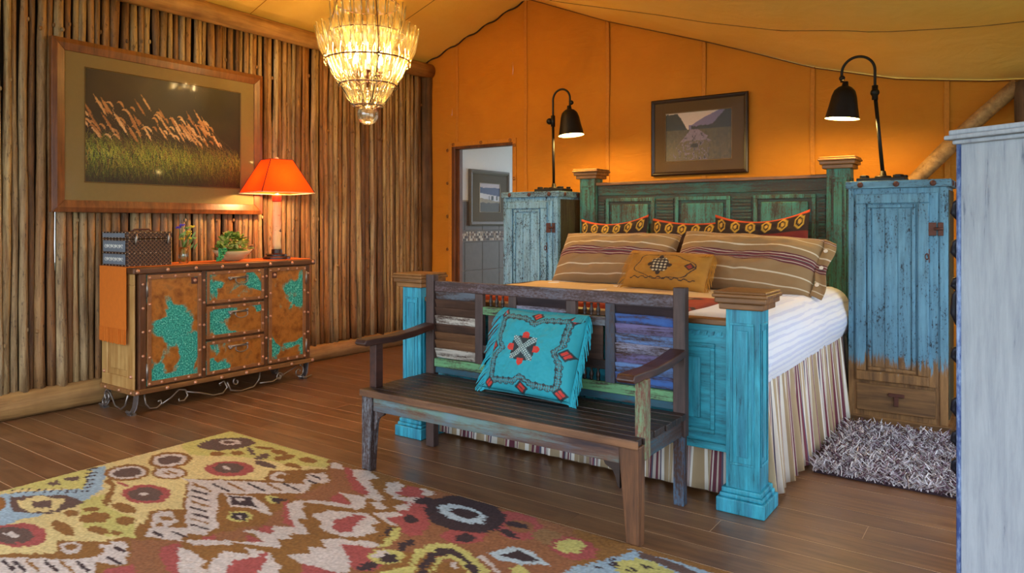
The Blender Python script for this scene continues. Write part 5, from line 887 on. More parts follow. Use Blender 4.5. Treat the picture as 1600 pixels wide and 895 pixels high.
# ================================================================== rugs
RUG = "C-4272,1449 -4261,2016 -4311,2654 -4277,2821 -3260,2771 -3096,2621 -3186,2541 -3321,2414 -3223,2318 -3557,2111 -3575,2092 -3214,1861 -3325,1760 -3213,1690 -3184,1631 -3095,1579 -3177,1466 -3315,1368 -3214,1309 -3399,1153|Y-4274,2472 -4209,2776 -3230,2757 -3116,2638 -3297,2542 -3521,2516 -3663,2468 -3916,2323 -4090,2365|Y-3708,1626 -3708,1747 -3521,1666 -3290,1678 -3080,1571 -3192,1510 -3378,1493|Y-4150,1434 -4190,1670 -4155,1884 -3970,1770 -3867,1710 -4134,1508|B-4128,1400 -4112,1473 -3867,1710 -3970,1770 -4129,1873 -4132,1947 -4005,1887 -3791,1764 -3684,1643 -3724,1591 -3679,1532 -3676,1446 -3709,1258|T-4048,1457 -3848,1623 -3664,1634 -3645,1511 -3695,1454 -3820,1387 -3964,1420|C-3956,1450 -3948,1540 -3787,1594 -3681,1519 -3746,1429 -3858,1427|T-3891,1484 -3828,1553 -3724,1511 -3821,1464|T-4084,1635 -4112,1697 -4029,1674 -4023,1639|T-4117,1721 -4096,1788 -4016,1746 -4062,1713|K-4156,1514 -4107,1473 -4087,1469 -4136,1511|K-4123,1537 -4074,1496 -4055,1492 -4103,1534|K-4090,1561 -4042,1519 -4023,1515 -4070,1557|K-4057,1584 -4010,1542 -3990,1538 -4037,1581|K-4024,1608 -3977,1565 -3958,1561 -4005,1604|K-3991,1631 -3945,1588 -3926,1584 -3972,1627|K-3958,1654 -3912,1611 -3893,1607 -3939,1651|K-3925,1678 -3880,1634 -3861,1630 -3906,1674|K-3892,1701 -3847,1657 -3829,1653 -3873,1697|K-4138,1908 -4162,1855 -4140,1847 -4117,1900|K-4083,1875 -4103,1826 -4082,1818 -4062,1867|K-4030,1843 -4046,1797 -4025,1789 -4010,1835|K-3978,1811 -3990,1770 -3970,1762 -3958,1804|K-3928,1781 -3936,1743 -3917,1735 -3909,1773|K-3879,1751 -3884,1716 -3865,1709 -3860,1744|K-3831,1722 -3833,1691 -3814,1684 -3813,1716|G-3955,1404 -3907,1383 -3877,1362 -3869,1345 -3884,1334 -3921,1331 -3971,1338 -4026,1353 -4076,1374 -4110,1396 -4120,1414 -4103,1426 -4064,1428 -4011,1420|G-3847,2044 -3797,2007 -3772,1961 -3777,1916 -3810,1880 -3865,1859 -3931,1858 -3998,1876 -4051,1911 -4080,1958 -4078,2006 -4043,2045 -3984,2066 -3914,2066|W-3862,2027 -3824,1999 -3806,1963 -3811,1927 -3838,1898 -3881,1881 -3932,1879 -3983,1893 -4023,1920 -4043,1956 -4040,1993 -4013,2024 -3967,2042 -3913,2043|G-3858,2292 -3808,2250 -3784,2200 -3790,2152 -3824,2114 -3880,2093 -3947,2093 -4014,2114 -4068,2154 -4097,2205 -4093,2256 -4058,2297 -3998,2319 -3926,2317|W-3874,2274 -3836,2242 -3818,2203 -3824,2165 -3851,2134 -3895,2117 -3948,2116 -3999,2132 -4039,2163 -4059,2202 -4055,2242 -4027,2275 -3980,2293 -3926,2292|G-3661,2145 -3625,2114 -3613,2079 -3625,2046 -3660,2021 -3710,2010 -3768,2013 -3821,2032 -3859,2062 -3875,2099 -3863,2134 -3826,2160 -3773,2171 -3713,2166|W-3677,2134 -3650,2110 -3641,2083 -3652,2057 -3680,2037 -3720,2027 -3764,2029 -3805,2043 -3833,2067 -3844,2095 -3834,2122 -3804,2143 -3763,2152 -3717,2149|T-3884,2015 -3854,1993 -3838,1965 -3838,1936 -3855,1912 -3885,1897 -3923,1895 -3961,1904 -3992,1926 -4010,1954 -4010,1984 -3993,2009 -3962,2024 -3923,2026|T-3899,2258 -3874,2237 -3861,2209 -3863,2180 -3880,2156 -3907,2141 -3941,2138 -3974,2148 -4000,2168 -4014,2196 -4013,2225 -3996,2251 -3967,2266 -3933,2269|G-3757,2063 -3701,2074 -3722,2087 -3779,2076|G-3760,2090 -3681,2097 -3701,2110 -3781,2104|T-3837,2690 -3801,2646 -3794,2587 -3816,2525 -3863,2471 -3925,2435 -3992,2424 -4051,2440 -4090,2481 -4101,2540 -4081,2605 -4032,2662 -3966,2700 -3896,2710|W-3902,2634 -3885,2615 -3881,2593 -3892,2572 -3915,2556 -3946,2547 -3978,2549 -4006,2560 -4024,2578 -4028,2601 -4018,2623 -3994,2639 -3963,2648 -3930,2646|T-3928,2616 -3919,2606 -3919,2594 -3926,2582 -3939,2573 -3957,2567 -3974,2567 -3989,2572 -3997,2582 -3998,2594 -3991,2606 -3977,2616 -3960,2621 -3942,2621|G-3768,2454 -3757,2441 -3757,2425 -3767,2409 -3785,2396 -3809,2388 -3832,2388 -3851,2394 -3863,2407 -3863,2423 -3853,2439 -3834,2452 -3810,2460 -3787,2460|G-3699,2524 -3688,2511 -3686,2497 -3693,2483 -3708,2472 -3729,2466 -3750,2468 -3768,2475 -3780,2487 -3782,2502 -3775,2516 -3759,2527 -3739,2533 -3717,2531|T-3626,2536 -3626,2529 -3640,2528 -3666,2536 -3699,2549 -3733,2567 -3760,2584 -3776,2599 -3776,2607 -3761,2607 -3734,2599 -3700,2585 -3667,2568 -3640,2550|G-3630,2672 -3626,2662 -3635,2649 -3654,2637 -3681,2626 -3710,2620 -3735,2620 -3751,2625 -3755,2635 -3746,2648 -3726,2660 -3699,2671 -3670,2677 -3646,2677|T-3553,2591 -3535,2576 -3523,2553 -3517,2529 -3519,2508 -3529,2493 -3544,2489 -3562,2494 -3579,2510 -3593,2532 -3599,2556 -3597,2578 -3587,2593 -3571,2598|G-3496,2661 -3488,2648 -3492,2635 -3509,2625 -3535,2620 -3566,2622 -3594,2629 -3616,2640 -3625,2654 -3621,2667 -3604,2677 -3577,2682 -3546,2680 -3517,2673|G-3422,2660 -3405,2642 -3396,2616 -3396,2589 -3406,2565 -3423,2549 -3444,2544 -3465,2552 -3482,2570 -3492,2595 -3492,2623 -3483,2648 -3466,2664 -3444,2668|T-3342,2475 -3338,2463 -3352,2452 -3383,2445 -3424,2442 -3468,2445 -3505,2453 -3529,2465 -3535,2478 -3520,2489 -3488,2496 -3446,2499 -3402,2495 -3365,2487|G-3230,2559 -3223,2547 -3230,2535 -3249,2526 -3275,2521 -3305,2521 -3331,2526 -3350,2535 -3357,2547 -3350,2559 -3331,2569 -3304,2574 -3274,2574 -3247,2568|G-3240,2667 -3230,2651 -3234,2636 -3251,2625 -3278,2620 -3310,2622 -3340,2631 -3363,2644 -3374,2660 -3370,2675 -3352,2686 -3324,2691 -3292,2689 -3262,2680|R-3431,1931 -3389,1895 -3376,1853 -3394,1812 -3438,1781 -3500,1765 -3571,1766 -3635,1786 -3682,1821 -3699,1865 -3682,1908 -3635,1941 -3567,1958 -3494,1954|T-3467,1905 -3437,1879 -3426,1849 -3438,1820 -3469,1798 -3514,1787 -3564,1789 -3611,1803 -3644,1828 -3656,1859 -3645,1890 -3613,1913 -3565,1924 -3513,1921|R-3415,1370 -3370,1340 -3356,1302 -3375,1262 -3422,1228 -3490,1207 -3566,1201 -3637,1214 -3687,1242 -3707,1282 -3689,1324 -3638,1361 -3565,1383 -3485,1386|T-3470,1332 -3437,1310 -3425,1283 -3437,1255 -3471,1231 -3520,1216 -3574,1213 -3625,1222 -3661,1242 -3676,1270 -3664,1300 -3629,1325 -3577,1340 -3520,1342|W-3539,1862 -3531,1856 -3528,1849 -3530,1842 -3536,1837 -3547,1835 -3559,1836 -3570,1840 -3578,1846 -3582,1853 -3580,1860 -3573,1865 -3562,1867 -3550,1866|W-3514,1293 -3505,1286 -3506,1279 -3517,1272 -3535,1267 -3556,1265 -3577,1266 -3594,1271 -3603,1277 -3602,1285 -3591,1292 -3573,1297 -3551,1299 -3530,1297|R-3813,1848 -3712,1852 -3742,1871 -3844,1867|R-3418,2392 -3383,2352 -3377,2305 -3400,2261 -3448,2227 -3512,2210 -3580,2212 -3640,2234 -3680,2273 -3689,2321 -3667,2368 -3616,2405 -3547,2422 -3477,2417|T-3476,2367 -3451,2340 -3445,2310 -3458,2282 -3488,2261 -3529,2251 -3573,2254 -3613,2270 -3639,2296 -3647,2326 -3634,2356 -3603,2378 -3561,2388 -3515,2384|W-3524,2316 -3518,2309 -3521,2303 -3532,2299 -3548,2297 -3566,2299 -3584,2304 -3597,2311 -3602,2318 -3599,2325 -3589,2329 -3572,2330 -3553,2328 -3536,2323|G-3363,1720 -3351,1706 -3357,1692 -3381,1681 -3417,1676 -3460,1676 -3501,1682 -3532,1694 -3546,1708 -3540,1723 -3515,1734 -3476,1740 -3433,1739 -3392,1732|G-3394,1623 -3372,1606 -3363,1583 -3368,1558 -3387,1536 -3416,1521 -3450,1517 -3481,1523 -3504,1539 -3515,1562 -3510,1588 -3490,1610 -3460,1625 -3426,1630|G-3227,1536 -3218,1525 -3223,1514 -3240,1502 -3267,1494 -3299,1490 -3329,1492 -3351,1498 -3361,1509 -3357,1521 -3339,1532 -3311,1541 -3279,1544 -3249,1543|G-3253,1662 -3235,1649 -3227,1633 -3232,1618 -3248,1606 -3273,1601 -3300,1602 -3326,1610 -3345,1624 -3353,1640 -3348,1656 -3332,1667 -3307,1673 -3278,1671|G-3338,1443 -3328,1430 -3340,1419 -3372,1411 -3417,1409 -3468,1413 -3515,1422 -3548,1435 -3559,1448 -3547,1460 -3513,1467 -3465,1469 -3413,1464 -3368,1455|G-3548,1559 -3535,1549 -3530,1537 -3536,1525 -3550,1515 -3570,1509 -3592,1509 -3611,1513 -3625,1523 -3630,1535 -3624,1547 -3610,1557 -3589,1563 -3567,1563|G-3528,1638 -3517,1629 -3513,1617 -3516,1604 -3526,1592 -3541,1584 -3558,1581 -3574,1584 -3586,1592 -3590,1604 -3587,1618 -3577,1630 -3562,1638 -3544,1641|G-3581,1716 -3571,1709 -3566,1700 -3568,1693 -3576,1687 -3589,1685 -3603,1685 -3617,1690 -3628,1697 -3632,1705 -3631,1713 -3622,1719 -3610,1721 -3595,1720|G-3170,1564 -3161,1557 -3158,1548 -3162,1540 -3172,1533 -3185,1529 -3200,1529 -3213,1533 -3222,1540 -3225,1548 -3221,1557 -3211,1564 -3198,1568 -3183,1567|G-3883,1821 -3793,1811 -3684,1731 -3563,1666 -3530,1675 -3636,1733 -3777,1831 -3934,1862|W-3599,2081 -3183,2304 -3008,2400 -3120,2510 -3053,2573 -2928,2499 -2972,2411 -2903,2325 -3070,2194 -3262,2071 -2883,1830 -2879,1752 -2921,1733 -2948,1734 -2885,1664 -3058,1605 -3131,1668 -3290,1763 -3229,1817 -3103,1768 -3073,1709 -3010,1754 -3536,2078|G-3226,1754 -3183,1785 -3142,1765 -3162,1737|G-3160,1708 -3138,1723 -3090,1697 -3107,1685|G-3475,2069 -3306,2058 -3323,2072 -3494,2084|K-3401,2121 -3234,2109 -3251,2124 -3419,2137|G-3327,2174 -3162,2160 -3178,2175 -3345,2190|K-3246,2231 -3084,2216 -3099,2231 -3263,2247|G-3172,2284 -3012,2267 -3027,2283 -3188,2300|K-3098,2336 -2940,2318 -2954,2334 -3114,2353|K-3082,2499 -2982,2490 -2997,2507 -3098,2516|K-3018,2436 -2940,2435 -2955,2451 -3033,2452|G-3474,2055 -3338,2069 -3357,2084 -3494,2070|K-3398,2010 -3267,2025 -3285,2039 -3418,2025|K-3326,1968 -3199,1983 -3217,1996 -3345,1982|G-3257,1927 -3133,1942 -3150,1955 -3275,1940|K-3190,1888 -3070,1903 -3087,1916 -3208,1900|K-3127,1850 -3010,1866 -3026,1878 -3144,1862|G-3066,1814 -2952,1830 -2967,1842 -3082,1825|K-3007,1779 -2896,1796 -2911,1807 -3022,1790|K-3063,1639 -2980,1641 -3001,1657 -3084,1655|K-3004,1693 -2895,1696 -2908,1707 -3018,1704|W-3151,2428 -3132,2406 -3126,2382 -3134,2361 -3154,2346 -3184,2341 -3216,2346 -3246,2361 -3266,2383 -3273,2407 -3266,2429 -3244,2444 -3214,2450 -3181,2444|G-3174,2418 -3165,2407 -3163,2396 -3168,2385 -3179,2377 -3194,2374 -3210,2376 -3224,2382 -3233,2393 -3236,2405 -3231,2416 -3219,2424 -3204,2427 -3188,2425|G-3068,2458 -3049,2436 -3044,2411 -3053,2390 -3074,2375 -3103,2369 -3136,2374 -3164,2389 -3184,2411 -3190,2436 -3182,2458 -3160,2474 -3129,2479 -3097,2473|W-3368,1142 -3030,1374 -3132,1445 -3120,1489 -3098,1522 -3047,1522 -2886,1436 -2890,1402 -2976,1373 -2908,1313 -3178,1078|W-3157,1401 -3135,1386 -3126,1370 -3131,1353 -3148,1341 -3176,1334 -3208,1335 -3238,1343 -3261,1357 -3271,1375 -3267,1391 -3249,1404 -3220,1411 -3187,1409|G-3181,1389 -3169,1381 -3163,1372 -3165,1363 -3174,1357 -3189,1354 -3206,1355 -3223,1359 -3235,1367 -3242,1376 -3240,1385 -3230,1391 -3215,1395 -3198,1394|G-3182,1401 -3089,1449 -3031,1398 -3077,1349|K-3288,1153 -3155,1147 -3173,1161 -3307,1167|K-3254,1178 -3122,1171 -3139,1185 -3272,1192|G-3209,1209 -3078,1202 -3095,1216 -3227,1224|K-3154,1248 -3025,1240 -3042,1254 -3172,1263|G-3105,1283 -2977,1274 -2993,1288 -3122,1298|K-3055,1318 -2929,1308 -2945,1323 -3072,1334|K-3073,1469 -2987,1471 -3010,1488 -3097,1487|K-2993,1410 -2882,1410 -2900,1424 -3013,1425|U-3076,1556 -2892,1668 -2751,1613 -2745,1584 -2631,1555 -2581,1501 -2828,1283 -2877,1396 -2868,1433|R-2901,1574 -2883,1656 -2753,1595 -2631,1555 -2586,1498 -2696,1493|R-2885,1359 -2854,1443 -2723,1400 -2800,1303|U-2903,2248 -2921,2504 -3147,2664 -2998,2706 -2805,2586 -2634,2503 -2651,2465 -2766,2423 -2597,2354 -2774,2289|R-3044,2689 -2981,2702 -2798,2591 -2634,2503 -2659,2473 -2747,2489|R-2766,2423 -2597,2354 -2667,2316 -2756,2353|U-2750,1966 -2864,2153 -2888,2209 -2745,2099 -2620,2037 -2638,1934 -2756,1880 -2611,1866 -2835,1726 -2838,1802|R-2864,2153 -2905,2221 -2739,2103 -2613,2032 -2689,2030|R-2744,1970 -2701,1980 -2638,1934 -2716,1908|R-2741,1870 -2611,1866 -2659,1822|R-2865,1743 -2836,1793 -2802,1749 -2828,1721|W-2978,2688 -2890,2735 -2775,2695 -2781,2632 -2632,2544 -2523,2493 -2540,2456 -2602,2462 -2524,2347 -2612,2308 -2717,2281 -2809,2240 -2752,2186 -2655,2118 -2685,2097 -2533,2038 -2496,2025 -2577,1987 -2535,1939 -2569,1915 -2489,1879 -2594,1823 -2686,1794 -2716,1754 -2801,1676 -2876,1678 -2835,1726 -2785,1761 -2664,1817 -2611,1866 -2688,1889 -2761,1876 -2741,1910 -2631,1929 -2715,1990 -2613,2032 -2745,2099 -2845,2166 -2869,2222 -2782,2296 -2683,2330 -2599,2346 -2663,2393 -2766,2423 -2643,2458 -2634,2503 -2781,2575 -2879,2621|W-2661,2159 -2638,2243 -2532,2295 -2423,2283 -2300,2223 -2281,2186 -2362,2096 -2440,2083 -2539,2095 -2568,2137|R-2498,2124 -2530,2207 -2469,2306 -2402,2234 -2385,2143 -2430,2111|W-2424,2017 -2369,2075 -2301,2086 -2279,2120 -2207,2134 -2185,2094 -2278,2065 -2282,2016 -2139,1938 -2099,1887 -2155,1855 -2251,1842 -2314,1830 -2435,1846 -2344,1910 -2419,1946 -2342,1974|R-2316,2037 -2276,2063 -2183,2092 -2117,2003 -2069,1916 -2094,1898 -2164,1953 -2249,1995|R-2309,1834 -2241,1849 -2160,1859 -2130,1819 -2219,1755|W-2603,1625 -2663,1720 -2557,1759 -2619,1787 -2500,1817 -2453,1798 -2375,1771 -2294,1703 -2505,1538|R-2457,1587 -2548,1681 -2518,1770 -2507,1826 -2449,1751 -2348,1664|W-2841,1629 -2770,1643 -2626,1625 -2609,1588 -2487,1566 -2596,1488|W-2547,2426 -2499,2448 -2416,2423 -2481,2389|W-2693,2666 -2620,2703 -2445,2523 -2573,2559|W-3220,2080 -3091,2145 -2926,2109 -2805,2056 -2876,2047 -2951,2056 -3054,2006|K-3178,2079 -3094,2138 -3002,2092 -2926,2074 -2988,2065 -3066,2022|W-3076,2095 -3069,2088 -3066,2079 -3068,2072 -3075,2067 -3086,2065 -3098,2067 -3109,2072 -3117,2079 -3120,2088 -3118,2095 -3110,2100 -3099,2102 -3087,2100|Y-2874,1997 -2854,1976 -2847,1954 -2855,1933 -2875,1919 -2905,1913 -2937,1917 -2967,1930 -2988,1950 -2996,1973 -2989,1994 -2967,2009 -2937,2015 -2903,2010|K-2888,1986 -2874,1972 -2869,1957 -2875,1942 -2889,1932 -2909,1928 -2932,1931 -2953,1940 -2967,1954 -2973,1970 -2968,1985 -2953,1995 -2932,1999 -2909,1996|W-2904,1968 -2900,1964 -2898,1959 -2899,1954 -2904,1951 -2910,1950 -2917,1951 -2924,1955 -2928,1959 -2930,1964 -2929,1968 -2924,1971 -2918,1972 -2911,1971|Y-2948,2191 -2932,2176 -2925,2161 -2927,2148 -2937,2141 -2955,2140 -2976,2145 -2996,2157 -3012,2172 -3020,2187 -3019,2200 -3008,2208 -2990,2209 -2968,2203|K-2991,2191 -2909,2224 -2893,2157 -2940,2160|W-3143,2677 -3127,2721 -3061,2709 -3027,2663 -3088,2642|U-2334,2406 -2434,2643 -2394,2713 -2310,2731 -1980,2730 -1598,2740 -1383,2371 -1701,2146 -1949,2177 -2091,2132 -2059,1868 -2168,1954 -2194,2238|R-2166,2430 -2124,2352 -2111,2293 -2126,2261 -2168,2263 -2230,2297 -2302,2360 -2371,2442 -2424,2528 -2445,2599 -2429,2637 -2379,2633 -2307,2587 -2231,2514|R-1714,2648 -1693,2590 -1697,2539 -1724,2503 -1770,2489 -1825,2499 -1882,2532 -1928,2583 -1955,2643 -1954,2699 -1925,2739 -1875,2754 -1814,2740 -1756,2701|U-1743,2631 -1735,2605 -1742,2581 -1761,2565 -1789,2559 -1821,2563 -1850,2579 -1872,2602 -1881,2629 -1875,2653 -1855,2670 -1826,2677 -1793,2671 -1763,2654|R-1868,2454 -1855,2421 -1861,2385 -1883,2351 -1918,2326 -1959,2315 -1999,2320 -2029,2339 -2043,2371 -2039,2409 -2016,2444 -1979,2470 -1936,2481 -1896,2475|R-1507,2604 -1493,2570 -1492,2536 -1503,2510 -1524,2495 -1551,2495 -1579,2509 -1602,2536 -1617,2571 -1620,2606 -1609,2634 -1587,2650 -1559,2649 -1530,2633|R-2065,2027 -2044,1997 -2037,1966 -2046,1940 -2070,1924 -2103,1920 -2139,1930 -2173,1951 -2196,1981 -2205,2013 -2196,2041 -2171,2059 -2136,2062 -2098,2051|N-1569,2599 -1563,2571 -1574,2547 -1599,2533 -1633,2531 -1670,2541 -1703,2563 -1726,2591 -1733,2621 -1722,2646 -1696,2661 -1660,2662 -1622,2650 -1589,2628|K-1899,2635 -1872,2559 -1888,2489 -1941,2438 -2022,2412 -2119,2417 -2215,2454 -2292,2518 -2331,2598 -2322,2678 -2263,2737 -2169,2763 -2062,2750 -1966,2704|L-1972,2585 -1965,2552 -1985,2524 -2027,2505 -2085,2500 -2148,2509 -2204,2531 -2242,2563 -2252,2598 -2232,2629 -2185,2648 -2123,2652 -2059,2641 -2005,2617|K-2021,2595 -2016,2576 -2027,2558 -2051,2546 -2083,2541 -2118,2545 -2149,2556 -2170,2574 -2176,2593 -2165,2612 -2140,2624 -2107,2629 -2071,2625 -2040,2613|K-2221,2410 -2213,2394 -2213,2379 -2221,2367 -2236,2360 -2255,2360 -2275,2367 -2290,2379 -2299,2395 -2300,2410 -2291,2423 -2276,2429 -2256,2429 -2237,2422|K-2309,2621 -2300,2603 -2302,2583 -2313,2565 -2332,2551 -2355,2545 -2377,2548 -2395,2560 -2404,2577 -2403,2597 -2391,2616 -2372,2630 -2349,2636 -2326,2632|K-1895,2411 -1888,2394 -1889,2376 -1899,2360 -1915,2349 -1934,2344 -1953,2348 -1968,2359 -1976,2376 -1975,2394 -1966,2411 -1949,2423 -1929,2427 -1910,2423|K-1772,2634 -1772,2623 -1784,2611 -1804,2602 -1831,2596 -1857,2595 -1878,2599 -1890,2608 -1891,2619 -1879,2631 -1858,2641 -1831,2647 -1804,2647 -1783,2643|K-1752,2515 -1753,2506 -1766,2501 -1788,2501 -1816,2507 -1842,2517 -1864,2528 -1875,2540 -1874,2550 -1860,2554 -1837,2554 -1809,2548 -1782,2538 -1762,2526|K-2095,2243 -2083,2230 -2074,2207 -2069,2181 -2069,2155 -2074,2136 -2082,2126 -2094,2128 -2105,2141 -2114,2162 -2120,2189 -2120,2215 -2116,2235 -2107,2245|K-2069,2008 -2058,1995 -2053,1977 -2055,1957 -2062,1939 -2074,1927 -2088,1923 -2101,1928 -2112,1941 -2117,1959 -2116,1979 -2108,1997 -2096,2009 -2082,2013|W-2699,2672 -2593,2691 -2539,2589 -2482,2558 -2400,2606 -2381,2550 -2438,2529 -2507,2530 -2582,2579|R-2527,2577 -2570,2685 -2465,2705 -2418,2654 -2430,2584|W-2476,2708 -2380,2706 -2382,2642 -2423,2640|W-2435,2454 -2378,2546 -2343,2427|W-2543,2425 -2512,2457 -2421,2426 -2462,2384|W-2444,2346 -2381,2412 -2322,2405 -2323,2361 -2257,2302 -2297,2294|R-2357,2345 -2314,2393 -2264,2317 -2297,2319|W-2277,2087 -2287,2118 -2187,2122 -2200,2072|W-2530,2303 -2470,2327 -2335,2280 -2355,2249 -2283,2203 -2328,2119|R-2507,2283 -2442,2297 -2412,2196|W-2634,2390 -2604,2411 -2531,2376 -2526,2324 -2557,2320|Y-2243,2307 -2185,2260 -2150,2178 -2170,2102 -2189,2120 -2194,2176 -2249,2278|K-2225,2177 -2277,2275 -2252,2285 -2221,2211|Y-2028,2108 -2013,2082 -2012,2054 -2026,2028 -2052,2010 -2084,2003 -2117,2008 -2145,2024 -2162,2050 -2163,2079 -2149,2106 -2123,2125 -2089,2132 -2055,2126|W-2111,2100 -2101,2088 -2096,2072 -2096,2055 -2102,2041 -2112,2032 -2124,2030 -2136,2035 -2146,2046 -2152,2062 -2151,2079 -2146,2094 -2136,2103 -2123,2105|K-2034,2083 -2025,2068 -2023,2053 -2030,2039 -2043,2030 -2061,2026 -2079,2030 -2094,2040 -2104,2055 -2105,2071 -2099,2085 -2085,2094 -2067,2097 -2049,2093|Y-1962,1924 -1901,2033 -1971,2121 -1965,2201 -1910,2253 -1816,2236 -1709,2187 -1655,2155 -1660,2200 -1719,2236 -1838,2292 -1951,2312 -2019,2249 -2022,2139 -1952,2064 -2011,1963|K-1847,2034 -1908,2115 -1911,2203 -1874,2223 -1778,2188 -1676,2138 -1685,2183 -1793,2237 -1905,2278 -1962,2247 -1954,2131 -1880,2027|Y-1825,2051 -1882,2141 -1864,2204 -1806,2196 -1713,2127 -1712,2148 -1812,2223 -1888,2233 -1909,2154 -1846,2050|G-1750,2161 -1735,2134 -1732,2106 -1741,2084 -1760,2070 -1786,2068 -1814,2078 -1839,2098 -1855,2125 -1859,2153 -1851,2177 -1831,2191 -1803,2193 -1774,2182|W-1798,2177 -1794,2169 -1793,2161 -1796,2154 -1802,2150 -1810,2149 -1819,2152 -1826,2158 -1831,2166 -1832,2174 -1829,2181 -1822,2186 -1814,2186 -1805,2183|W-1778,2274 -1691,2246 -1617,2195 -1618,2216 -1696,2270 -1788,2301|L-1760,2325 -1744,2396 -1703,2439 -1617,2443 -1540,2400 -1492,2385 -1556,2369 -1587,2325 -1655,2316 -1709,2304|K-1718,2338 -1681,2426 -1625,2407 -1557,2394 -1612,2352 -1665,2348|Y-1621,2277 -1607,2319 -1514,2278 -1570,2239|R-1403,2588 -1396,2547 -1409,2511 -1440,2486 -1483,2475 -1530,2481 -1573,2504 -1603,2540 -1613,2582 -1601,2621 -1568,2649 -1522,2659 -1473,2650 -1430,2624|Y-1476,2612 -1467,2583 -1469,2554 -1483,2529 -1505,2513 -1532,2509 -1558,2518 -1578,2539 -1588,2568 -1586,2598 -1572,2624 -1549,2641 -1521,2644 -1495,2633|B-1444,2340 -1417,2429 -1386,2496 -1326,2598 -1304,2704 -1237,2695 -1114,2702 -950,2691 -965,2596 -1392,2293|T-1299,2694 -1199,2696 -1102,2684 -1002,2654 -1050,2620 -1165,2646 -1248,2647|Y-1304,2554 -1257,2641 -1193,2646 -1114,2624 -1058,2578 -1234,2429|K-1259,2553 -1225,2552 -1205,2510 -1232,2522|K-1234,2606 -1144,2597 -1189,2578|K-1335,2545 -1329,2592 -1275,2510 -1296,2508|K-1372,2486 -1327,2492 -1353,2467"
RC = {'G':(136,92,40),'C':(210,190,132),'Y':(190,182,106),'B':(148,172,190),'T':(96,72,64),'W':(198,186,180),'R':(160,76,72),'U':(142,92,58),'K':(56,38,42),'N':(142,104,66),'L':(178,194,204)}
rx0, rx1, ry0, ry1 = -4.175, -.55, .75, 2.742
nx, ny_ = 560, 310
Xr, Yr = np.meshgrid(np.linspace(rx0,rx1,nx), np.linspace(ry0,ry1,ny_), indexing='ij'); colr = np.tile(lina(RC['G']), (nx,ny_,1)); rr = np.random.RandomState(11)
teeth = rr.uniform(-1,1,4000); ti = np.floor((Yr-ry0)/.013).astype(int); xs_ = (Xr+.016*teeth[ti]+.006*rr.uniform(-1,1,Xr.shape))*1000; ys_ = (Yr+.004*rr.uniform(-1,1,Xr.shape))*1000
for sh in RUG.split('|'):
    P_ = [tuple(map(int, q.split(','))) for q in sh[1:].split(' ')]; px = [p[0] for p in P_]; py = [p[1] for p in P_]
    i0 = max(0,int((min(px)/1000-.03-rx0)/(rx1-rx0)*(nx-1))); i1 = min(nx,int((max(px)/1000+.03-rx0)/(rx1-rx0)*(nx-1))+2); j0 = max(0,int((min(py)/1000-.01-ry0)/(ry1-ry0)*(ny_-1))); j1 = min(ny_,int((max(py)/1000+.01-ry0)/(ry1-ry0)*(ny_-1))+2)
    if i1 <= i0 or j1 <= j0: continue
    k = inpoly(xs_[i0:i1,j0:j1], ys_[i0:i1,j0:j1], P_); colr[i0:i1,j0:j1][k] = lina(RC[sh[0]])
colr *= (.78+.44*rr.rand(nx,ny_))[...,None]; nn = fbm(Xr*3+20, Yr*3+20, 1, 4); colr *= (.85+.3*nn)[...,None]
Zr_ = .012+.003*rr.rand(nx,ny_); edge = (np.minimum.reduce([Xr-rx0, rx1-Xr, Yr-ry0, ry1-Yr]) < .004); Zr_[edge] = .001
rm = MB(); rm.v = list(zip(Xr.ravel().tolist(), Yr.ravel().tolist(), Zr_.ravel().tolist())); I = np.arange(nx*ny_).reshape(nx,ny_); rm.f = np.stack([I[:-1,:-1],I[1:,:-1],I[1:,1:],I[:-1,1:]], -1).reshape(-1,4).tolist(); rm.col = colr.reshape(-1,3)
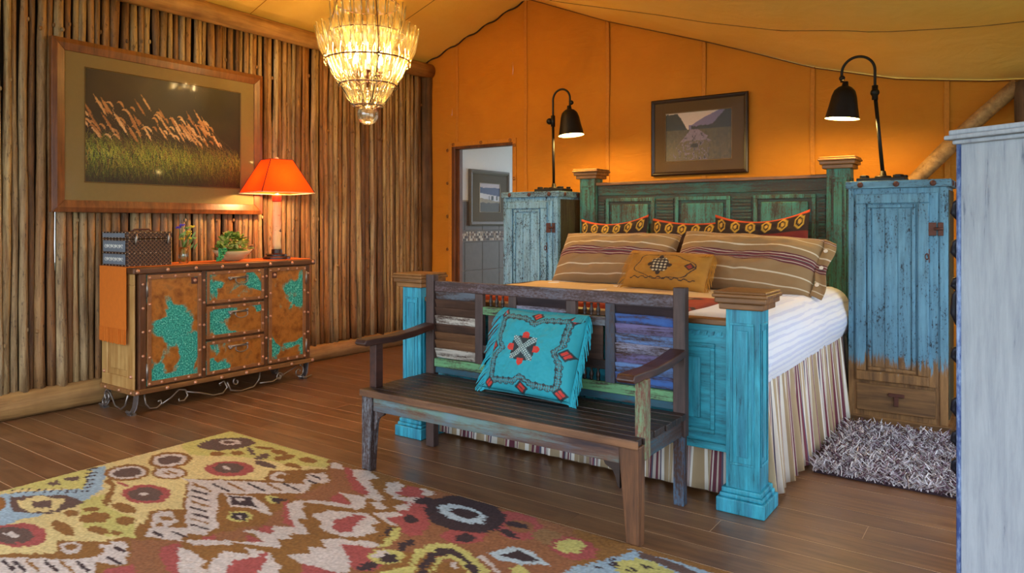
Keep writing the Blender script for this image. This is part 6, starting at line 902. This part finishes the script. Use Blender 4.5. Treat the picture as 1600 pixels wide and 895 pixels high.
one('area_rug', rm, vcol('ikat_wool', .95, 500, .002), 'large multicoloured ikat wool rug on the plank floor before the bench', 'rug', ((rx0+rx1)/2,(ry0+ry1)/2,0), smooth=True)
sx0, sx1, sy0, sy1 = -.945, -.12, 4.12, 5.22
sg = thing('shag_rug', 'small shaggy purple and white rug beside the bed', 'rug', ((sx0+sx1)/2,(sy0+sy1)/2,0))
part('backing', bx((sx0+.02,sy0+.02,.001),(sx1-.02,sy1-.02,.012)), flat('purple_backing',(56,40,48),.95), sg)
NS = 7000; b0 = np.stack([rr.uniform(sx0+.01,sx1-.01,NS), rr.uniform(sy0+.01,sy1-.01,NS), np.full(NS,.01)], -1); an = rr.uniform(0,2*np.pi,NS); ln = rr.uniform(.035,.07,NS); lean_ = rr.uniform(.4,1.1,NS)
d1 = np.stack([np.cos(an)*lean_, np.sin(an)*lean_, np.ones(NS)*.9], -1); d1 /= np.linalg.norm(d1,axis=1)[:,None]; an2 = an+rr.uniform(-.9,.9,NS); d2 = np.stack([np.cos(an2), np.sin(an2), rr.uniform(-.25,.35,NS)], -1)
V_ = []; wd = .0032
for t_, q in ((0,0),(.4,0),(.75,.5),(1.,1.)):
    c_ = b0+d1*(ln*t_)[:,None]+d2*(ln*.45*q)[:,None]
    for k in range(3): V_.append(c_+wd*np.stack([np.cos(an+k*2.094), np.sin(an+k*2.094), .4*np.cos(an*3+k*2.094)], -1))
V_ = np.stack(V_, 1); V_[...,2] = np.maximum(V_[...,2], .004); F_ = []
for r in range(3):
    for k in range(3): F_.append((r*3+k, r*3+(k+1)%3, (r+1)*3+(k+1)%3, (r+1)*3+k))
F_.append(None); F_ = np.array(F_[:-1]); ff = (F_[None]+(np.arange(NS)*12)[:,None,None]).reshape(-1,4)
pmb = MB(); pmb.v = V_.reshape(-1,3).tolist(); pmb.f = ff.tolist(); pal = lina(np.array([(240,232,240),(255,252,255),(120,88,104),(90,62,76),(200,176,162),(176,150,166)])); ci = rr.choice(6, NS, p=[.32,.26,.15,.12,.05,.10]); pmb.col = np.repeat(pal[ci], 12, axis=0)
part('pile', pmb, vcol('shag_yarn', .8), sg, smooth=True)['kind'] = 'stuff'
